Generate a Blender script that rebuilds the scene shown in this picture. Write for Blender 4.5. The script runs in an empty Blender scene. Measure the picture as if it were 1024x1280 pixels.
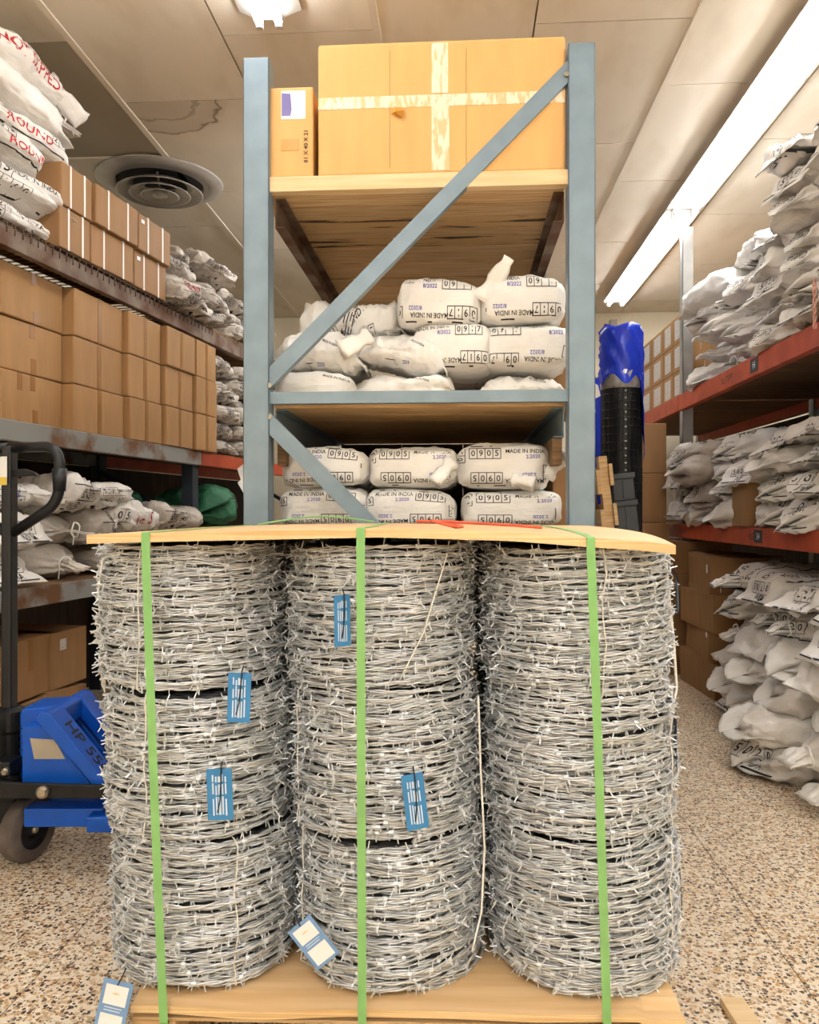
import bpy, math, random
import numpy as np
from mathutils import Vector, Matrix
from mathutils.bvhtree import BVHTree

SC = bpy.context.scene
COL = SC.collection
random.seed(7)
RNG = np.random.default_rng(11)
PI = math.pi

# ------------------------------------------------------------------ camera, world, exposure
CAM_H = 1.10
YAW = math.radians(3.6)
cam_d = bpy.data.cameras.new('camera')
cam = bpy.data.objects.new('camera', cam_d)
COL.objects.link(cam)
cam.location = (0, 0, CAM_H)
cam.rotation_euler = (PI / 2, 0, YAW)
cam_d.sensor_fit = 'VERTICAL'
cam_d.sensor_height = 36.0
cam_d.lens = 36.0 * 1000.0 / 1280.0
cam_d.clip_start = 0.02
SC.camera = cam

world = bpy.data.worlds.new('world')
SC.world = world
world.use_nodes = True
world.node_tree.nodes['Background'].inputs[0].default_value = (1.0, 0.95, 0.88, 1)
world.node_tree.nodes['Background'].inputs[1].default_value = 0.3

SC.view_settings.view_transform = 'Standard'
SC.view_settings.look = 'None'
SC.view_settings.gamma = 1.0
SC.view_settings.use_curve_mapping = False
SC.view_settings.exposure = 0.66
TUBE_STRENGTH = 24.0
CEIL = 3.2
# fluorescent fixtures: x, y0, y1 (the light they give is in make_fixture)
FIXTURES = [
    (1.50, 5.50, 7.86, 'far'), (1.50, 3.10, 5.46, 'mid'), (1.50, 0.70, 3.06, 'near'), (1.50, -1.70, 0.66, 'rear'),
    (-0.78, 0.90, 3.26, 'near'), (-0.78, -1.50, 0.86, 'rear'),
    (-0.78, 4.40, 6.76, 'far'),
    (-1.90, -3.40, -1.04, 'rear'), (-0.78, -3.40, -1.54, 'back'), (0.40, -3.40, -1.04, 'rear'), (1.50, -3.40, -1.74, 'back'),  # unseen fill lights added behind the viewer to brighten the front
]

# ------------------------------------------------------------------ coordinates
CT, ST = math.cos(YAW), math.sin(YAW)

def W(px, py, z):
    """world point seen at photo pixel (px,py) at distance z along the view axis"""
    cx = (px - 512) / 1000 * z
    return Vector((cx * CT - z * ST, cx * ST + z * CT, CAM_H + (640 - py) / 1000 * z))

def C2W(cx, z, h):
    return Vector((cx * CT - z * ST, cx * ST + z * CT, h))

# ------------------------------------------------------------------ materials
def s2l(c):
    return tuple(((v / 255) / 12.92 if v / 255 <= 0.04045 else ((v / 255 + 0.055) / 1.055) ** 2.4) for v in c)

def mat(name, col, rough=0.6, metal=0.0, var=0.12, scale=8.0, stretch=(1, 1, 1), bump=0.0, bscale=60.0,
        col2=None, lo=0.35, hi=0.65, spec=0.4, rnd=0.0, bstretch=None, detail=4.0, bdist=.004):
    m = bpy.data.materials.new(name)
    m.use_nodes = True
    nt = m.node_tree
    N, L = nt.nodes, nt.links
    b = N['Principled BSDF']
    b.inputs['Roughness'].default_value = rough
    b.inputs['Metallic'].default_value = metal
    b.inputs['Specular IOR Level'].default_value = spec
    c = s2l(col)
    if col2 is None:
        ca = tuple(v * (1 - var) for v in c); cb = tuple(min(1, v * (1 + var)) for v in c)
    else:
        ca, cb = c, s2l(col2)
    tc = N.new('ShaderNodeTexCoord')
    mp = N.new('ShaderNodeMapping'); mp.inputs['Scale'].default_value = stretch
    L.new(tc.outputs['Object'], mp.inputs[0])
    nz = N.new('ShaderNodeTexNoise'); nz.inputs['Scale'].default_value = scale; nz.inputs['Detail'].default_value = detail
    L.new(mp.outputs[0], nz.inputs['Vector'])
    rp = N.new('ShaderNodeValToRGB')
    rp.color_ramp.elements[0].position = lo; rp.color_ramp.elements[0].color = (*ca, 1)
    rp.color_ramp.elements[1].position = hi; rp.color_ramp.elements[1].color = (*cb, 1)
    L.new(nz.outputs['Fac'], rp.inputs[0])
    out = rp.outputs[0]
    if rnd:
        oi = N.new('ShaderNodeObjectInfo')
        mr = N.new('ShaderNodeMapRange'); mr.inputs[3].default_value = 1 - rnd; mr.inputs[4].default_value = 1 + rnd * 0.6
        L.new(oi.outputs['Random'], mr.inputs[0])
        hs = N.new('ShaderNodeHueSaturation')
        L.new(mr.outputs[0], hs.inputs['Value']); L.new(out, hs.inputs['Color'])
        out = hs.outputs[0]
    L.new(out, b.inputs['Base Color'])
    if bump:
        n2 = N.new('ShaderNodeTexNoise'); n2.inputs['Scale'].default_value = bscale; n2.inputs['Detail'].default_value = 3
        if bstretch:
            m2 = N.new('ShaderNodeMapping'); m2.inputs['Scale'].default_value = bstretch
            L.new(tc.outputs['Object'], m2.inputs[0]); L.new(m2.outputs[0], n2.inputs['Vector'])
        else:
            L.new(mp.outputs[0], n2.inputs['Vector'])
        bp = N.new('ShaderNodeBump'); bp.inputs['Strength'].default_value = bump; bp.inputs['Distance'].default_value = bdist
        L.new(n2.outputs['Fac'], bp.inputs['Height']); L.new(bp.outputs[0], b.inputs['Normal'])
    return m

def emit(name, col, strength):
    m = bpy.data.materials.new(name); m.use_nodes = True
    b = m.node_tree.nodes['Principled BSDF']
    b.inputs['Base Color'].default_value = (0.9, 0.9, 0.9, 1)
    b.inputs['Emission Color'].default_value = (*col, 1)
    b.inputs['Emission Strength'].default_value = strength
    return m

def terrazzo():
    m = bpy.data.materials.new('terrazzo'); m.use_nodes = True
    nt = m.node_tree; N, L = nt.nodes, nt.links
    b = N['Principled BSDF']; b.inputs['Roughness'].default_value = 0.45
    tc = N.new('ShaderNodeTexCoord')
    nb = N.new('ShaderNodeTexNoise'); nb.inputs['Scale'].default_value = 1.6
    L.new(tc.outputs['Object'], nb.inputs['Vector'])
    base = N.new('ShaderNodeValToRGB')
    base.color_ramp.elements[0].position = .3; base.color_ramp.elements[0].color = (*s2l((222, 204, 178)), 1)
    base.color_ramp.elements[1].position = .7; base.color_ramp.elements[1].color = (*s2l((234, 220, 198)), 1)
    L.new(nb.outputs['Fac'], base.inputs[0])
    cur = base.outputs[0]
    def layer(scale, lo, hi, cols, rad, cur, off):
        mp = N.new('ShaderNodeMapping'); mp.inputs['Location'].default_value = (off, off * 1.7, off * .3)
        nd = N.new('ShaderNodeTexNoise'); nd.inputs['Scale'].default_value = scale * .9
        L.new(tc.outputs['Object'], nd.inputs['Vector'])
        mx0 = N.new('ShaderNodeVectorMath'); mx0.operation = 'MULTIPLY_ADD'
        mx0.inputs[1].default_value = (.8 / scale,) * 3
        L.new(nd.outputs['Color'], mx0.inputs[0]); L.new(tc.outputs['Object'], mx0.inputs[2])
        L.new(mx0.outputs[0], mp.inputs[0])
        v = N.new('ShaderNodeTexVoronoi'); v.inputs['Scale'].default_value = scale
        L.new(mp.outputs[0], v.inputs['Vector'])
        sp = N.new('ShaderNodeSeparateColor'); L.new(v.outputs['Color'], sp.inputs[0])
        sel = N.new('ShaderNodeMapRange'); sel.clamp = True
        sel.inputs[1].default_value = lo; sel.inputs[2].default_value = lo + .01
        L.new(sp.outputs[0], sel.inputs[0])
        rad_n = N.new('ShaderNodeMath'); rad_n.operation = 'MULTIPLY_ADD'
        rad_n.inputs[1].default_value = rad * .6; rad_n.inputs[2].default_value = rad * .5
        L.new(sp.outputs[2], rad_n.inputs[0])
        lt = N.new('ShaderNodeMath'); lt.operation = 'LESS_THAN'
        L.new(v.outputs['Distance'], lt.inputs[0]); L.new(rad_n.outputs[0], lt.inputs[1])
        f = N.new('ShaderNodeMath'); f.operation = 'MULTIPLY'
        L.new(sel.outputs[0], f.inputs[0]); L.new(lt.outputs[0], f.inputs[1])
        rp = N.new('ShaderNodeValToRGB'); rp.color_ramp.interpolation = 'CONSTANT'
        e = rp.color_ramp.elements
        e[0].color = (*s2l(cols[0]), 1); e[1].position = 1 / len(cols); e[1].color = (*s2l(cols[1]), 1)
        for i in range(2, len(cols)):
            k = e.new(i / len(cols)); k.color = (*s2l(cols[i]), 1)
        L.new(sp.outputs[1], rp.inputs[0])
        mx = N.new('ShaderNodeMix'); mx.data_type = 'RGBA'
        L.new(f.outputs[0], mx.inputs[0]); L.new(cur, mx.inputs[6]); L.new(rp.outputs[0], mx.inputs[7])
        return mx.outputs[2]
    cur = layer(108, .35, 1, [(206, 178, 140), (214, 186, 150), (190, 165, 130), (240, 228, 208), (204, 158, 104)], .75, cur, .1)
    cur = layer(84, .66, 1, [(96, 76, 60), (60, 52, 46), (130, 104, 82), (70, 58, 50), (150, 116, 84)], .48, cur, 3.7)
    cur = layer(135, .6, 1, [(70, 58, 50), (110, 88, 70), (150, 122, 96), (50, 44, 40)], .55, cur, 7.3)
    L.new(cur, b.inputs['Base Color'])
    return m

def stained(name, base):
    """ceiling panel with brown water rings"""
    m = mat(name, base, .7, var=.04, scale=3)
    nt = m.node_tree; N, L = nt.nodes, nt.links
    b = N['Principled BSDF']
    src = b.inputs['Base Color'].links[0].from_socket
    tc = N.new('ShaderNodeTexCoord')
    nz = N.new('ShaderNodeTexNoise'); nz.inputs['Scale'].default_value = 9; nz.inputs['Detail'].default_value = 3
    L.new(tc.outputs['Object'], nz.inputs['Vector'])
    ma = N.new('ShaderNodeVectorMath'); ma.operation = 'MULTIPLY_ADD'; ma.inputs[1].default_value = (.13, .13, 0)
    L.new(nz.outputs['Color'], ma.inputs[0]); L.new(tc.outputs['Object'], ma.inputs[2])
    ds = N.new('ShaderNodeVectorMath'); ds.operation = 'DISTANCE'; ds.inputs[1].default_value = (-.12, -.53, 0)
    fl = N.new('ShaderNodeVectorMath'); fl.operation = 'MULTIPLY'; fl.inputs[1].default_value = (1, 1, 0)
    L.new(ma.outputs[0], fl.inputs[0]); L.new(fl.outputs[0], ds.inputs[0])
    rp = N.new('ShaderNodeValToRGB'); e = rp.color_ramp.elements
    e[0].position = 0; e[0].color = (.25, .25, .25, 1)
    e[1].position = .36; e[1].color = (.12, .12, .12, 1)
    for p, v in ((.20, .2), (.215, .6), (.235, .15), (.33, .25), (.343, .95), (.353, .1), (.37, 0)):
        k = e.new(p); k.color = (v, v, v, 1)
    L.new(ds.outputs['Value'], rp.inputs[0])
    mx = N.new('ShaderNodeMix'); mx.data_type = 'RGBA'; mx.inputs[7].default_value = (*s2l((120, 92, 62)), 1)
    L.new(rp.outputs[0], mx.inputs[0]); L.new(src, mx.inputs[6]); L.new(mx.outputs[2], b.inputs['Base Color'])
    return m

M = {}
M['terrazzo'] = terrazzo()
M['brass'] = mat('joint strip', (120, 104, 82), .5, .3)
M['ceil'] = mat('ceiling panel', (222, 210, 192), .75, scale=2.2, stretch=(2.2, .8, 1), col2=(206, 191, 168), lo=.5, hi=.8, rnd=.05, detail=7)
M['ceil_dark'] = mat('grey ceiling panel', (172, 160, 140), .75, var=.04, scale=2.5)
M['ceil_stain'] = stained('stained ceiling panel', (216, 203, 183))
M['ceil_joint'] = mat('ceiling joint', (150, 136, 114), .8)
M['wall'] = mat('cream wall', (232, 221, 197), .7, var=.04, scale=2)
M['steel'] = mat('grey blue paint', (128, 146, 158), .42, .15, var=.07, scale=12, bump=.08, bscale=40)
M['post_grey'] = mat('pale grey post', (158, 156, 152), .5, .2, var=.1)
M['steel_dark'] = mat('dark steel', (48, 56, 66), .5, .2, var=.15)
M['rust_beam'] = mat('rusty beam', (92, 62, 42), .7, .1, scale=7, col2=(128, 112, 98), lo=.4, hi=.62, bump=.2, detail=8)
M['rust_grey'] = mat('worn grey beam', (112, 76, 48), .65, .1, scale=6, col2=(140, 140, 136), lo=.36, hi=.5, bump=.15, detail=8)
M['orange_beam'] = mat('orange red beam', (186, 76, 40), .5, .0, scale=9, col2=(164, 60, 30), bump=.06)
M['wire_dark'] = mat('dark wire', (84, 62, 46), .6, .5)
M['wood'] = mat('plank wood', (214, 184, 140), .65, scale=4, stretch=(1.2, 22, 22), col2=(188, 150, 102), bump=.1, bscale=6, rnd=.12)
M['wood_old'] = mat('old plank wood', (136, 104, 70), .7, scale=4, stretch=(1.2, 22, 22), col2=(104, 76, 48), bump=.15, bscale=6, rnd=.15)
M['shade_dark'] = mat('shade backing board', (62, 46, 34), .75, scale=4, stretch=(8, 8, 1), col2=(44, 34, 26))  # near-black tone of the added rack backing, stands in for shade
M['wood_pale'] = mat('pale board', (232, 206, 164), .6, scale=3, stretch=(1, 20, 20), col2=(220, 188, 140))
M['wood_rot'] = mat('wood with dark rot streaks', (196, 162, 114), .7, scale=3.2, stretch=(1.2, 10, 10), col2=(58, 34, 18), lo=.54, hi=.62, detail=6)
M['ply'] = mat('plywood', (228, 194, 148), .55, scale=2.5, stretch=(1, 14, 14), col2=(216, 176, 126), bump=.05, bscale=5)
M['ply_edge'] = mat('plywood edge', (238, 208, 158), .6, scale=5, stretch=(.5, .5, 60), col2=(212, 172, 116))
M['card'] = mat('tan cardboard', (164, 124, 80), .7, var=.07, scale=3, stretch=(6, 6, 1), rnd=.13)
M['card_brown'] = mat('brown cardboard', (150, 112, 72), .7, var=.06, scale=3, stretch=(6, 6, 1), rnd=.08)
M['card_yellow'] = mat('yellow cardboard', (222, 172, 106), .65, var=.05, scale=3, stretch=(6, 6, 1), rnd=.04)
M['tape'] = mat('brown tape', (142, 96, 44), .3, var=.08)
M['tape_clear'] = mat('worn clear tape', (226, 190, 140), .35, scale=70, stretch=(1, 1, .3), col2=(242, 224, 198), lo=.42, hi=.55)
M['tape_yellow'] = mat('glossy yellow tape', (206, 146, 58), .25, var=.05)
M['strap_white'] = mat('white strapping', (226, 220, 210), .45, var=.04)
M['paper'] = mat('white paper', (240, 238, 236), .6, var=.03)
M['paper_grey'] = mat('grey white paper', (206, 204, 200), .6, scale=60, stretch=(1, 1, 3), col2=(150, 150, 150), lo=.5, hi=.7)
M['ink'] = mat('black ink', (38, 36, 38), .7, var=.2, scale=60)
M['ink_soft'] = mat('soft black ink', (66, 62, 62), .7, var=.2, scale=60)
M['ink_red'] = mat('red ink', (186, 52, 52), .7, var=.12, scale=60)
M['ink_blue'] = mat('blue ink', (92, 88, 176), .7, var=.1, scale=60)
M['ink_violet'] = mat('violet print', (120, 112, 168), .6, var=.1)
M['barb'] = mat('bright barb wire', (222, 225, 229), .36, .4, var=.08, scale=40)
M['galv'] = mat('galvanised wire', (212, 214, 217), .33, .5, var=.22, scale=30, spec=.5)
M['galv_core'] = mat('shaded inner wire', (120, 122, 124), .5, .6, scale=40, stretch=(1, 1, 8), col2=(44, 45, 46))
M['twine'] = mat('cream twine', (236, 232, 222), .5, var=.06)
M['strap_green'] = mat('green strap', (134, 186, 112), .38, var=.05, scale=30)
M['tag'] = mat('blue tag', (62, 132, 186), .4, var=.04)
M['tag_pale'] = mat('pale blue tag', (122, 158, 202), .4, var=.04)
M['tag_dark'] = mat('dark slate tag', (52, 74, 96), .45, var=.1)
M['tag_print'] = mat('white tag print', (206, 222, 238), .45, var=.03)
M['black_tie'] = mat('black plastic', (30, 30, 34), .4, var=.1)
M['jack_blue'] = mat('blue paint', (10, 84, 190), .32, var=.08, scale=14, bump=.05)
M['jack_black'] = mat('greasy black metal', (38, 38, 40), .42, .4, var=.25, scale=20, bump=.1)
M['rubber'] = mat('worn wheel rubber', (104, 94, 88), .75, var=.15, scale=30, bump=.2)
M['grip'] = mat('black handle', (34, 35, 38), .38, .2, var=.12, scale=25)
M['bolt'] = mat('bolt metal', (170, 160, 144), .35, .8)
M['plate'] = mat('data plate', (176, 164, 146), .5, var=.08)
M['sticker_yellow'] = mat('yellow sticker', (226, 198, 84), .5)
M['blue_film'] = mat('blue plastic film', (22, 52, 188), .22, var=.15, scale=6, bump=.5, bscale=14)
M['black_mesh'] = mat('black plastic mesh', (16, 17, 20), .4, var=.2, bump=.3, bscale=80)
M['silver'] = mat('silver tape', (150, 148, 144), .3, .5, var=.3, scale=25)
M['dark_crate'] = mat('dark grey plastic', (58, 62, 68), .5, var=.1)
M['red_string'] = mat('red string', (218, 96, 66), .6)
M['pink_twine'] = mat('faded red twine', (216, 158, 140), .6)
M['vent'] = mat('vent metal', (178, 172, 164), .4, .5, var=.08)
M['vent_dark'] = mat('vent dark inside', (48, 45, 42), .6, .2)
M['fixture'] = mat('fixture enamel', (196, 190, 182), .4, var=.02)
M['tube'] = emit('lamp tube', (0.945, 0.972, 1.0), TUBE_STRENGTH)

def sackmat(name, col, col2, rnd=.08):
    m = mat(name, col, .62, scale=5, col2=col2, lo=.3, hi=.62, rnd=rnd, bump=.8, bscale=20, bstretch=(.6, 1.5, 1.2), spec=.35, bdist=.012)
    return m
M['sack'] = sackmat('white woven sack', (206, 196, 184), (236, 231, 224))
M['sack_white'] = sackmat('bright white sack', (228, 224, 218), (244, 241, 236), .03)
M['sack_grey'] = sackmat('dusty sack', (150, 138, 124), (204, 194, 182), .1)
M['sack_green'] = sackmat('green sack', (30, 84, 56), (58, 120, 84))

# ------------------------------------------------------------------ object helpers
def link(name, me, m=None, parent=None, loc=(0, 0, 0), rot=(0, 0, 0), scale=(1, 1, 1)):
    o = bpy.data.objects.new(name, me)
    COL.objects.link(o)
    if m is not None:
        for mm in (m if isinstance(m, (list, tuple)) else [m]):
            me.materials.append(mm)
    if parent is not None:
        o.parent = parent
    o.location = loc; o.rotation_euler = rot; o.scale = scale
    return o

def tag(o, label=None, cat=None, group=None, kind=None):
    if label: o['label'] = label
    if cat: o['category'] = cat
    if group: o['group'] = group
    if kind: o['kind'] = kind
    return o

def empty(name, loc, rot=(0, 0, 0)):
    o = bpy.data.objects.new(name, None); COL.objects.link(o)
    o.location = loc; o.rotation_euler = rot; o.empty_display_size = .1
    return o

def copy_tree(o, parent=None):
    c = o.copy(); COL.objects.link(c); c.parent = parent
    for ch in list(o.children):
        copy_tree(ch, c)
    return c

class MB:
    def __init__(s):
        s.v = []; s.f = []; s.m = []
    def add(s, v, f, mi=0):
        o = len(s.v)
        s.v += [tuple(p) for p in v]
        s.f += [tuple(i + o for i in q) for q in f]
        s.m += [mi] * len(f)
        return s
    def box(s, x0, x1, y0, y1, z0, z1, mi=0, mtx=None):
        v = [Vector(p) for p in ((x0, y0, z0), (x1, y0, z0), (x1, y1, z0), (x0, y1, z0), (x0, y0, z1), (x1, y0, z1), (x1, y1, z1), (x0, y1, z1))]
        if mtx is not None: v = [mtx @ p for p in v]
        return s.add(v, [(3, 2, 1, 0), (4, 5, 6, 7), (0, 1, 5, 4), (1, 2, 6, 5), (2, 3, 7, 6), (3, 0, 4, 7)], mi)
    def bar(s, a, b, w, h, up=(0, 0, 1), mi=0):
        """box from a to b, w across, h along up"""
        a = Vector(a); b = Vector(b); d = (b - a); L = d.length; d.normalize()
        x = d; z = Vector(up); y = z.cross(x)
        if y.length < 1e-4: y = Vector((0, 1, 0)).cross(x)
        y.normalize(); z = x.cross(y)
        m = Matrix.Translation(a) @ Matrix(((x.x, y.x, z.x, 0), (x.y, y.y, z.y, 0), (x.z, y.z, z.z, 0), (0, 0, 0, 1)))
        return s.box(0, L, -w / 2, w / 2, -h / 2, h / 2, mi, m)
    def tube(s, pts, r, n=8, mi=0, closed=False):
        P = [Vector(p) for p in pts]; k = len(P); rings = []
        up = Vector((0.13, 0.27, 0.95)).normalized(); prev = None
        for i, p in enumerate(P):
            a = P[i - 1] if (i > 0 or closed) else P[0]
            b = P[(i + 1) % k] if (i < k - 1 or closed) else P[-1]
            t = (b - a).normalized()
            if prev is None:
                x = t.cross(up)
                if x.length < .05: x = t.cross(Vector((1, 0, 0)))
            else:
                x = prev - t * prev.dot(t)
            x.normalize(); prev = x; y = t.cross(x)
            rr = r[i] if isinstance(r, (list, tuple)) else r
            rings.append([p + x * (rr * math.cos(2 * PI * j / n)) + y * (rr * math.sin(2 * PI * j / n)) for j in range(n)])
        v = [q for ring in rings for q in ring]; f = []
        for i in range(k if closed else k - 1):
            i2 = (i + 1) % k
            for j in range(n):
                f.append((i * n + j, i * n + (j + 1) % n, i2 * n + (j + 1) % n, i2 * n + j))
        if not closed:
            f.append(tuple(range(n))[::-1]); f.append(tuple(range((k - 1) * n, k * n)))
        return s.add(v, f, mi)
    def lathe(s, prof, n=32, mi=0, mtx=None, cap=True):
        v = []; f = []
        for r, z in prof:
            for j in range(n):
                a = 2 * PI * j / n
                p = Vector((r * math.cos(a), r * math.sin(a), z)); v.append(mtx @ p if mtx is not None else p)
        for i in range(len(prof) - 1):
            for j in range(n):
                f.append((i * n + j, i * n + (j + 1) % n, (i + 1) * n + (j + 1) % n, (i + 1) * n + j))
        if cap:
            f.append(tuple(range(n))[::-1]); f.append(tuple(range((len(prof) - 1) * n, len(prof) * n)))
        return s.add(v, f, mi)
    def build(s, name, m, parent=None, loc=(0, 0, 0), rot=(0, 0, 0), smooth=False, bevel=0):
        me = bpy.data.meshes.new(name)
        me.from_pydata(s.v, [], s.f)
        if any(s.m): me.polygons.foreach_set('material_index', s.m)
        if smooth: me.polygons.foreach_set('use_smooth', [True] * len(me.polygons))
        me.update()
        o = link(name, me, m, parent, loc, rot)
        if bevel:
            bv = o.modifiers.new('bevel', 'BEVEL'); bv.width = bevel; bv.segments = 2; bv.limit_method = 'ANGLE'
        return o

def np_mesh(name, V, F, smooth=True):
    me = bpy.data.meshes.new(name)
    V = np.asarray(V, dtype=np.float32); F = np.asarray(F, dtype=np.int32)
    me.vertices.add(len(V)); me.vertices.foreach_set('co', V.ravel())
    n = F.shape[1]
    me.loops.add(F.size); me.loops.foreach_set('vertex_index', F.ravel())
    me.polygons.add(len(F))
    me.polygons.foreach_set('loop_start', np.arange(0, F.size, n, dtype=np.int32))
    me.polygons.foreach_set('use_smooth', np.full(len(F), smooth))
    me.update(calc_edges=True); me.validate()
    return me

def slab(name, x0, x1, y0, y1, top, thick, m, parent=None, nx=30, ny=14, loc=(0, 0, 0), rot=(0, 0, 0), edge_mi=1):
    """a warped board: top(x,y) is the height of its upper face"""
    mb = MB(); v = []
    xs = np.linspace(x0, x1, nx + 1); ys = np.linspace(y0, y1, ny + 1)
    for dz in (0, -thick):
        for y in ys:
            for x in xs:
                v.append((x, y, top(x, y) + dz))
    K = (nx + 1) * (ny + 1); I = lambda i, j, k: k * K + j * (nx + 1) + i
    f = []; mi = []
    for j in range(ny):
        for i in range(nx):
            f.append((I(i, j, 0), I(i + 1, j, 0), I(i + 1, j + 1, 0), I(i, j + 1, 0))); mi.append(0)
            f.append((I(i, j + 1, 1), I(i + 1, j + 1, 1), I(i + 1, j, 1), I(i, j, 1))); mi.append(0)
    for i in range(nx):
        f.append((I(i, 0, 1), I(i + 1, 0, 1), I(i + 1, 0, 0), I(i, 0, 0))); mi.append(edge_mi)
        f.append((I(i, ny, 0), I(i + 1, ny, 0), I(i + 1, ny, 1), I(i, ny, 1))); mi.append(edge_mi)
    for j in range(ny):
        f.append((I(0, j, 0), I(0, j + 1, 0), I(0, j + 1, 1), I(0, j, 1))); mi.append(edge_mi)
        f.append((I(nx, j, 1), I(nx, j + 1, 1), I(nx, j + 1, 0), I(nx, j, 0))); mi.append(edge_mi)
    mb.v = v; mb.f = f; mb.m = mi
    return mb.build(name, m, parent, loc, rot)

# ------------------------------------------------------------------ printing (flat letters laid on a surface)
_TXT = {}
def glyphs(text):
    if text in _TXT: return _TXT[text]
    cu = bpy.data.curves.new('letters', 'FONT'); cu.body = text; cu.size = 1.0; cu.resolution_u = 2; cu.offset = 0.012
    cu.align_x = 'CENTER'; cu.align_y = 'CENTER'
    ob = bpy.data.objects.new('letters', cu); COL.objects.link(ob)
    me = bpy.data.meshes.new_from_object(ob.evaluated_get(bpy.context.evaluated_depsgraph_get()))
    V = [(v.co.x, v.co.y) for v in me.vertices]; F = [tuple(p.vertices) for p in me.polygons]
    bpy.data.objects.remove(ob); bpy.data.curves.remove(cu); bpy.data.meshes.remove(me)
    _TXT[text] = (V, F)
    return V, F

class Print:
    """2-D lettering: text, boxed digits, lines; later draped on a surface"""
    def __init__(s): s.v = []; s.f = []; s.m = []
    def _add(s, V, F, mi):
        o = len(s.v); s.v += V; s.f += [tuple(i + o for i in q) for q in F]; s.m += [mi] * len(F)
    def text(s, t, x, y, size, rot=0, mi=0, sx=1.0):
        V, F = glyphs(t); c, d = math.cos(rot), math.sin(rot)
        s._add([(x + (a * sx * c - b * d) * size, y + (a * sx * d + b * c) * size) for a, b in V], F, mi); return s
    def line(s, x0, y0, x1, y1, w, mi=0):
        L = math.hypot(x1 - x0, y1 - y0); n = max(1, int(L / .007)); ux, uy = (x1 - x0) / L, (y1 - y0) / L
        V = []; F = []
        for i in range(n + 1):
            px, py = x0 + (x1 - x0) * i / n, y0 + (y1 - y0) * i / n
            V += [(px - uy * w / 2, py + ux * w / 2), (px + uy * w / 2, py - ux * w / 2)]
        for i in range(n): F.append((2 * i, 2 * i + 1, 2 * i + 3, 2 * i + 2))
        s._add(V, F, mi); return s
    def boxed(s, t, x, y, size, rot=0, mi=0, w=.0022):
        c, d = math.cos(rot), math.sin(rot); n = len(t); cw = size * .92; hh = size * .62
        R = lambda a, b: (x + a * c - b * d, y + a * d + b * c)
        for i, ch in enumerate(t):
            a = (i - (n - 1) / 2) * cw
            s.text(ch, *R(a, 0), size, rot, mi)
        for i in range(n + 1):
            a = (i - n / 2) * cw
            s.line(*R(a, -hh), *R(a, hh), w, mi)
        for b in (-hh, hh): s.line(*R(-n / 2 * cw, b), *R(n / 2 * cw, b), w, mi)
        return s
    def bars(s, x, y, L, gap, n, w, rot=0, mi=0):
        c, d = math.cos(rot), math.sin(rot)
        for i in range(n):
            b = (i - (n - 1) / 2) * gap
            s.line(x - L / 2 * c - b * d, y - L / 2 * d + b * c, x + L / 2 * c - b * d, y + L / 2 * d + b * c, w, mi)
        return s
    def drape(s, bvh, axis, off=.0016):
        """axis '-y' looks at the front, 'z' from above, 'x+' / 'x-' at the ends"""
        out = []; ok = []
        for a, b in s.v:
            if axis == '-y': o, d = Vector((a, -2, b)), Vector((0, 1, 0))
            elif axis == 'z': o, d = Vector((a, b, 2)), Vector((0, 0, -1))
            elif axis == 'x-': o, d = Vector((-2, -a, b)), Vector((1, 0, 0))
            else: o, d = Vector((2, a, b)), Vector((-1, 0, 0))
            h = bvh.ray_cast(o, d)
            if h[0] is None or -h[1].dot(d) < .33: out.append((0, 0, 0)); ok.append(False)
            else: out.append(tuple(h[0] - d * off)); ok.append(True)
        f = []; m = []
        for q, mi in zip(s.f, s.m):
            if all(ok[i] for i in q): f.append(q); m.append(mi)
        return out, f, m
    def flat(s, name, m, parent, mtx):
        """print on a flat face: mtx maps (x,y,0) to the face"""
        me = bpy.data.meshes.new(name)
        me.from_pydata([tuple(mtx @ Vector((a, b, 0))) for a, b in s.v], [], s.f)
        me.polygons.foreach_set('material_index', s.m); me.update()
        return link(name, me, m, parent)

FRONT = lambda y: Matrix(((1, 0, 0, 0), (0, 0, -1, y), (0, 1, 0, 0), (0, 0, 0, 1)))   # text on a face looking to -y

# ------------------------------------------------------------------ sacks
def creases(P, rng, k, n, amp, ridge=True, aniso=(1, 1, 1)):
    out = np.zeros(len(P))
    for _ in range(n):
        d = rng.normal(size=3) * np.array(aniso); d /= np.linalg.norm(d) + 1e-6
        kk = k * rng.uniform(.6, 1.6)
        ph = P @ d * kk + rng.uniform(0, 6.28) + .8 * np.sin(P @ rng.normal(size=3) * k * .35 + rng.uniform(0, 6))
        s_ = np.sin(ph)
        out += (1 - 2 * np.abs(s_) ** .8) if ridge else s_
    return out * amp / math.sqrt(n)

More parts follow.
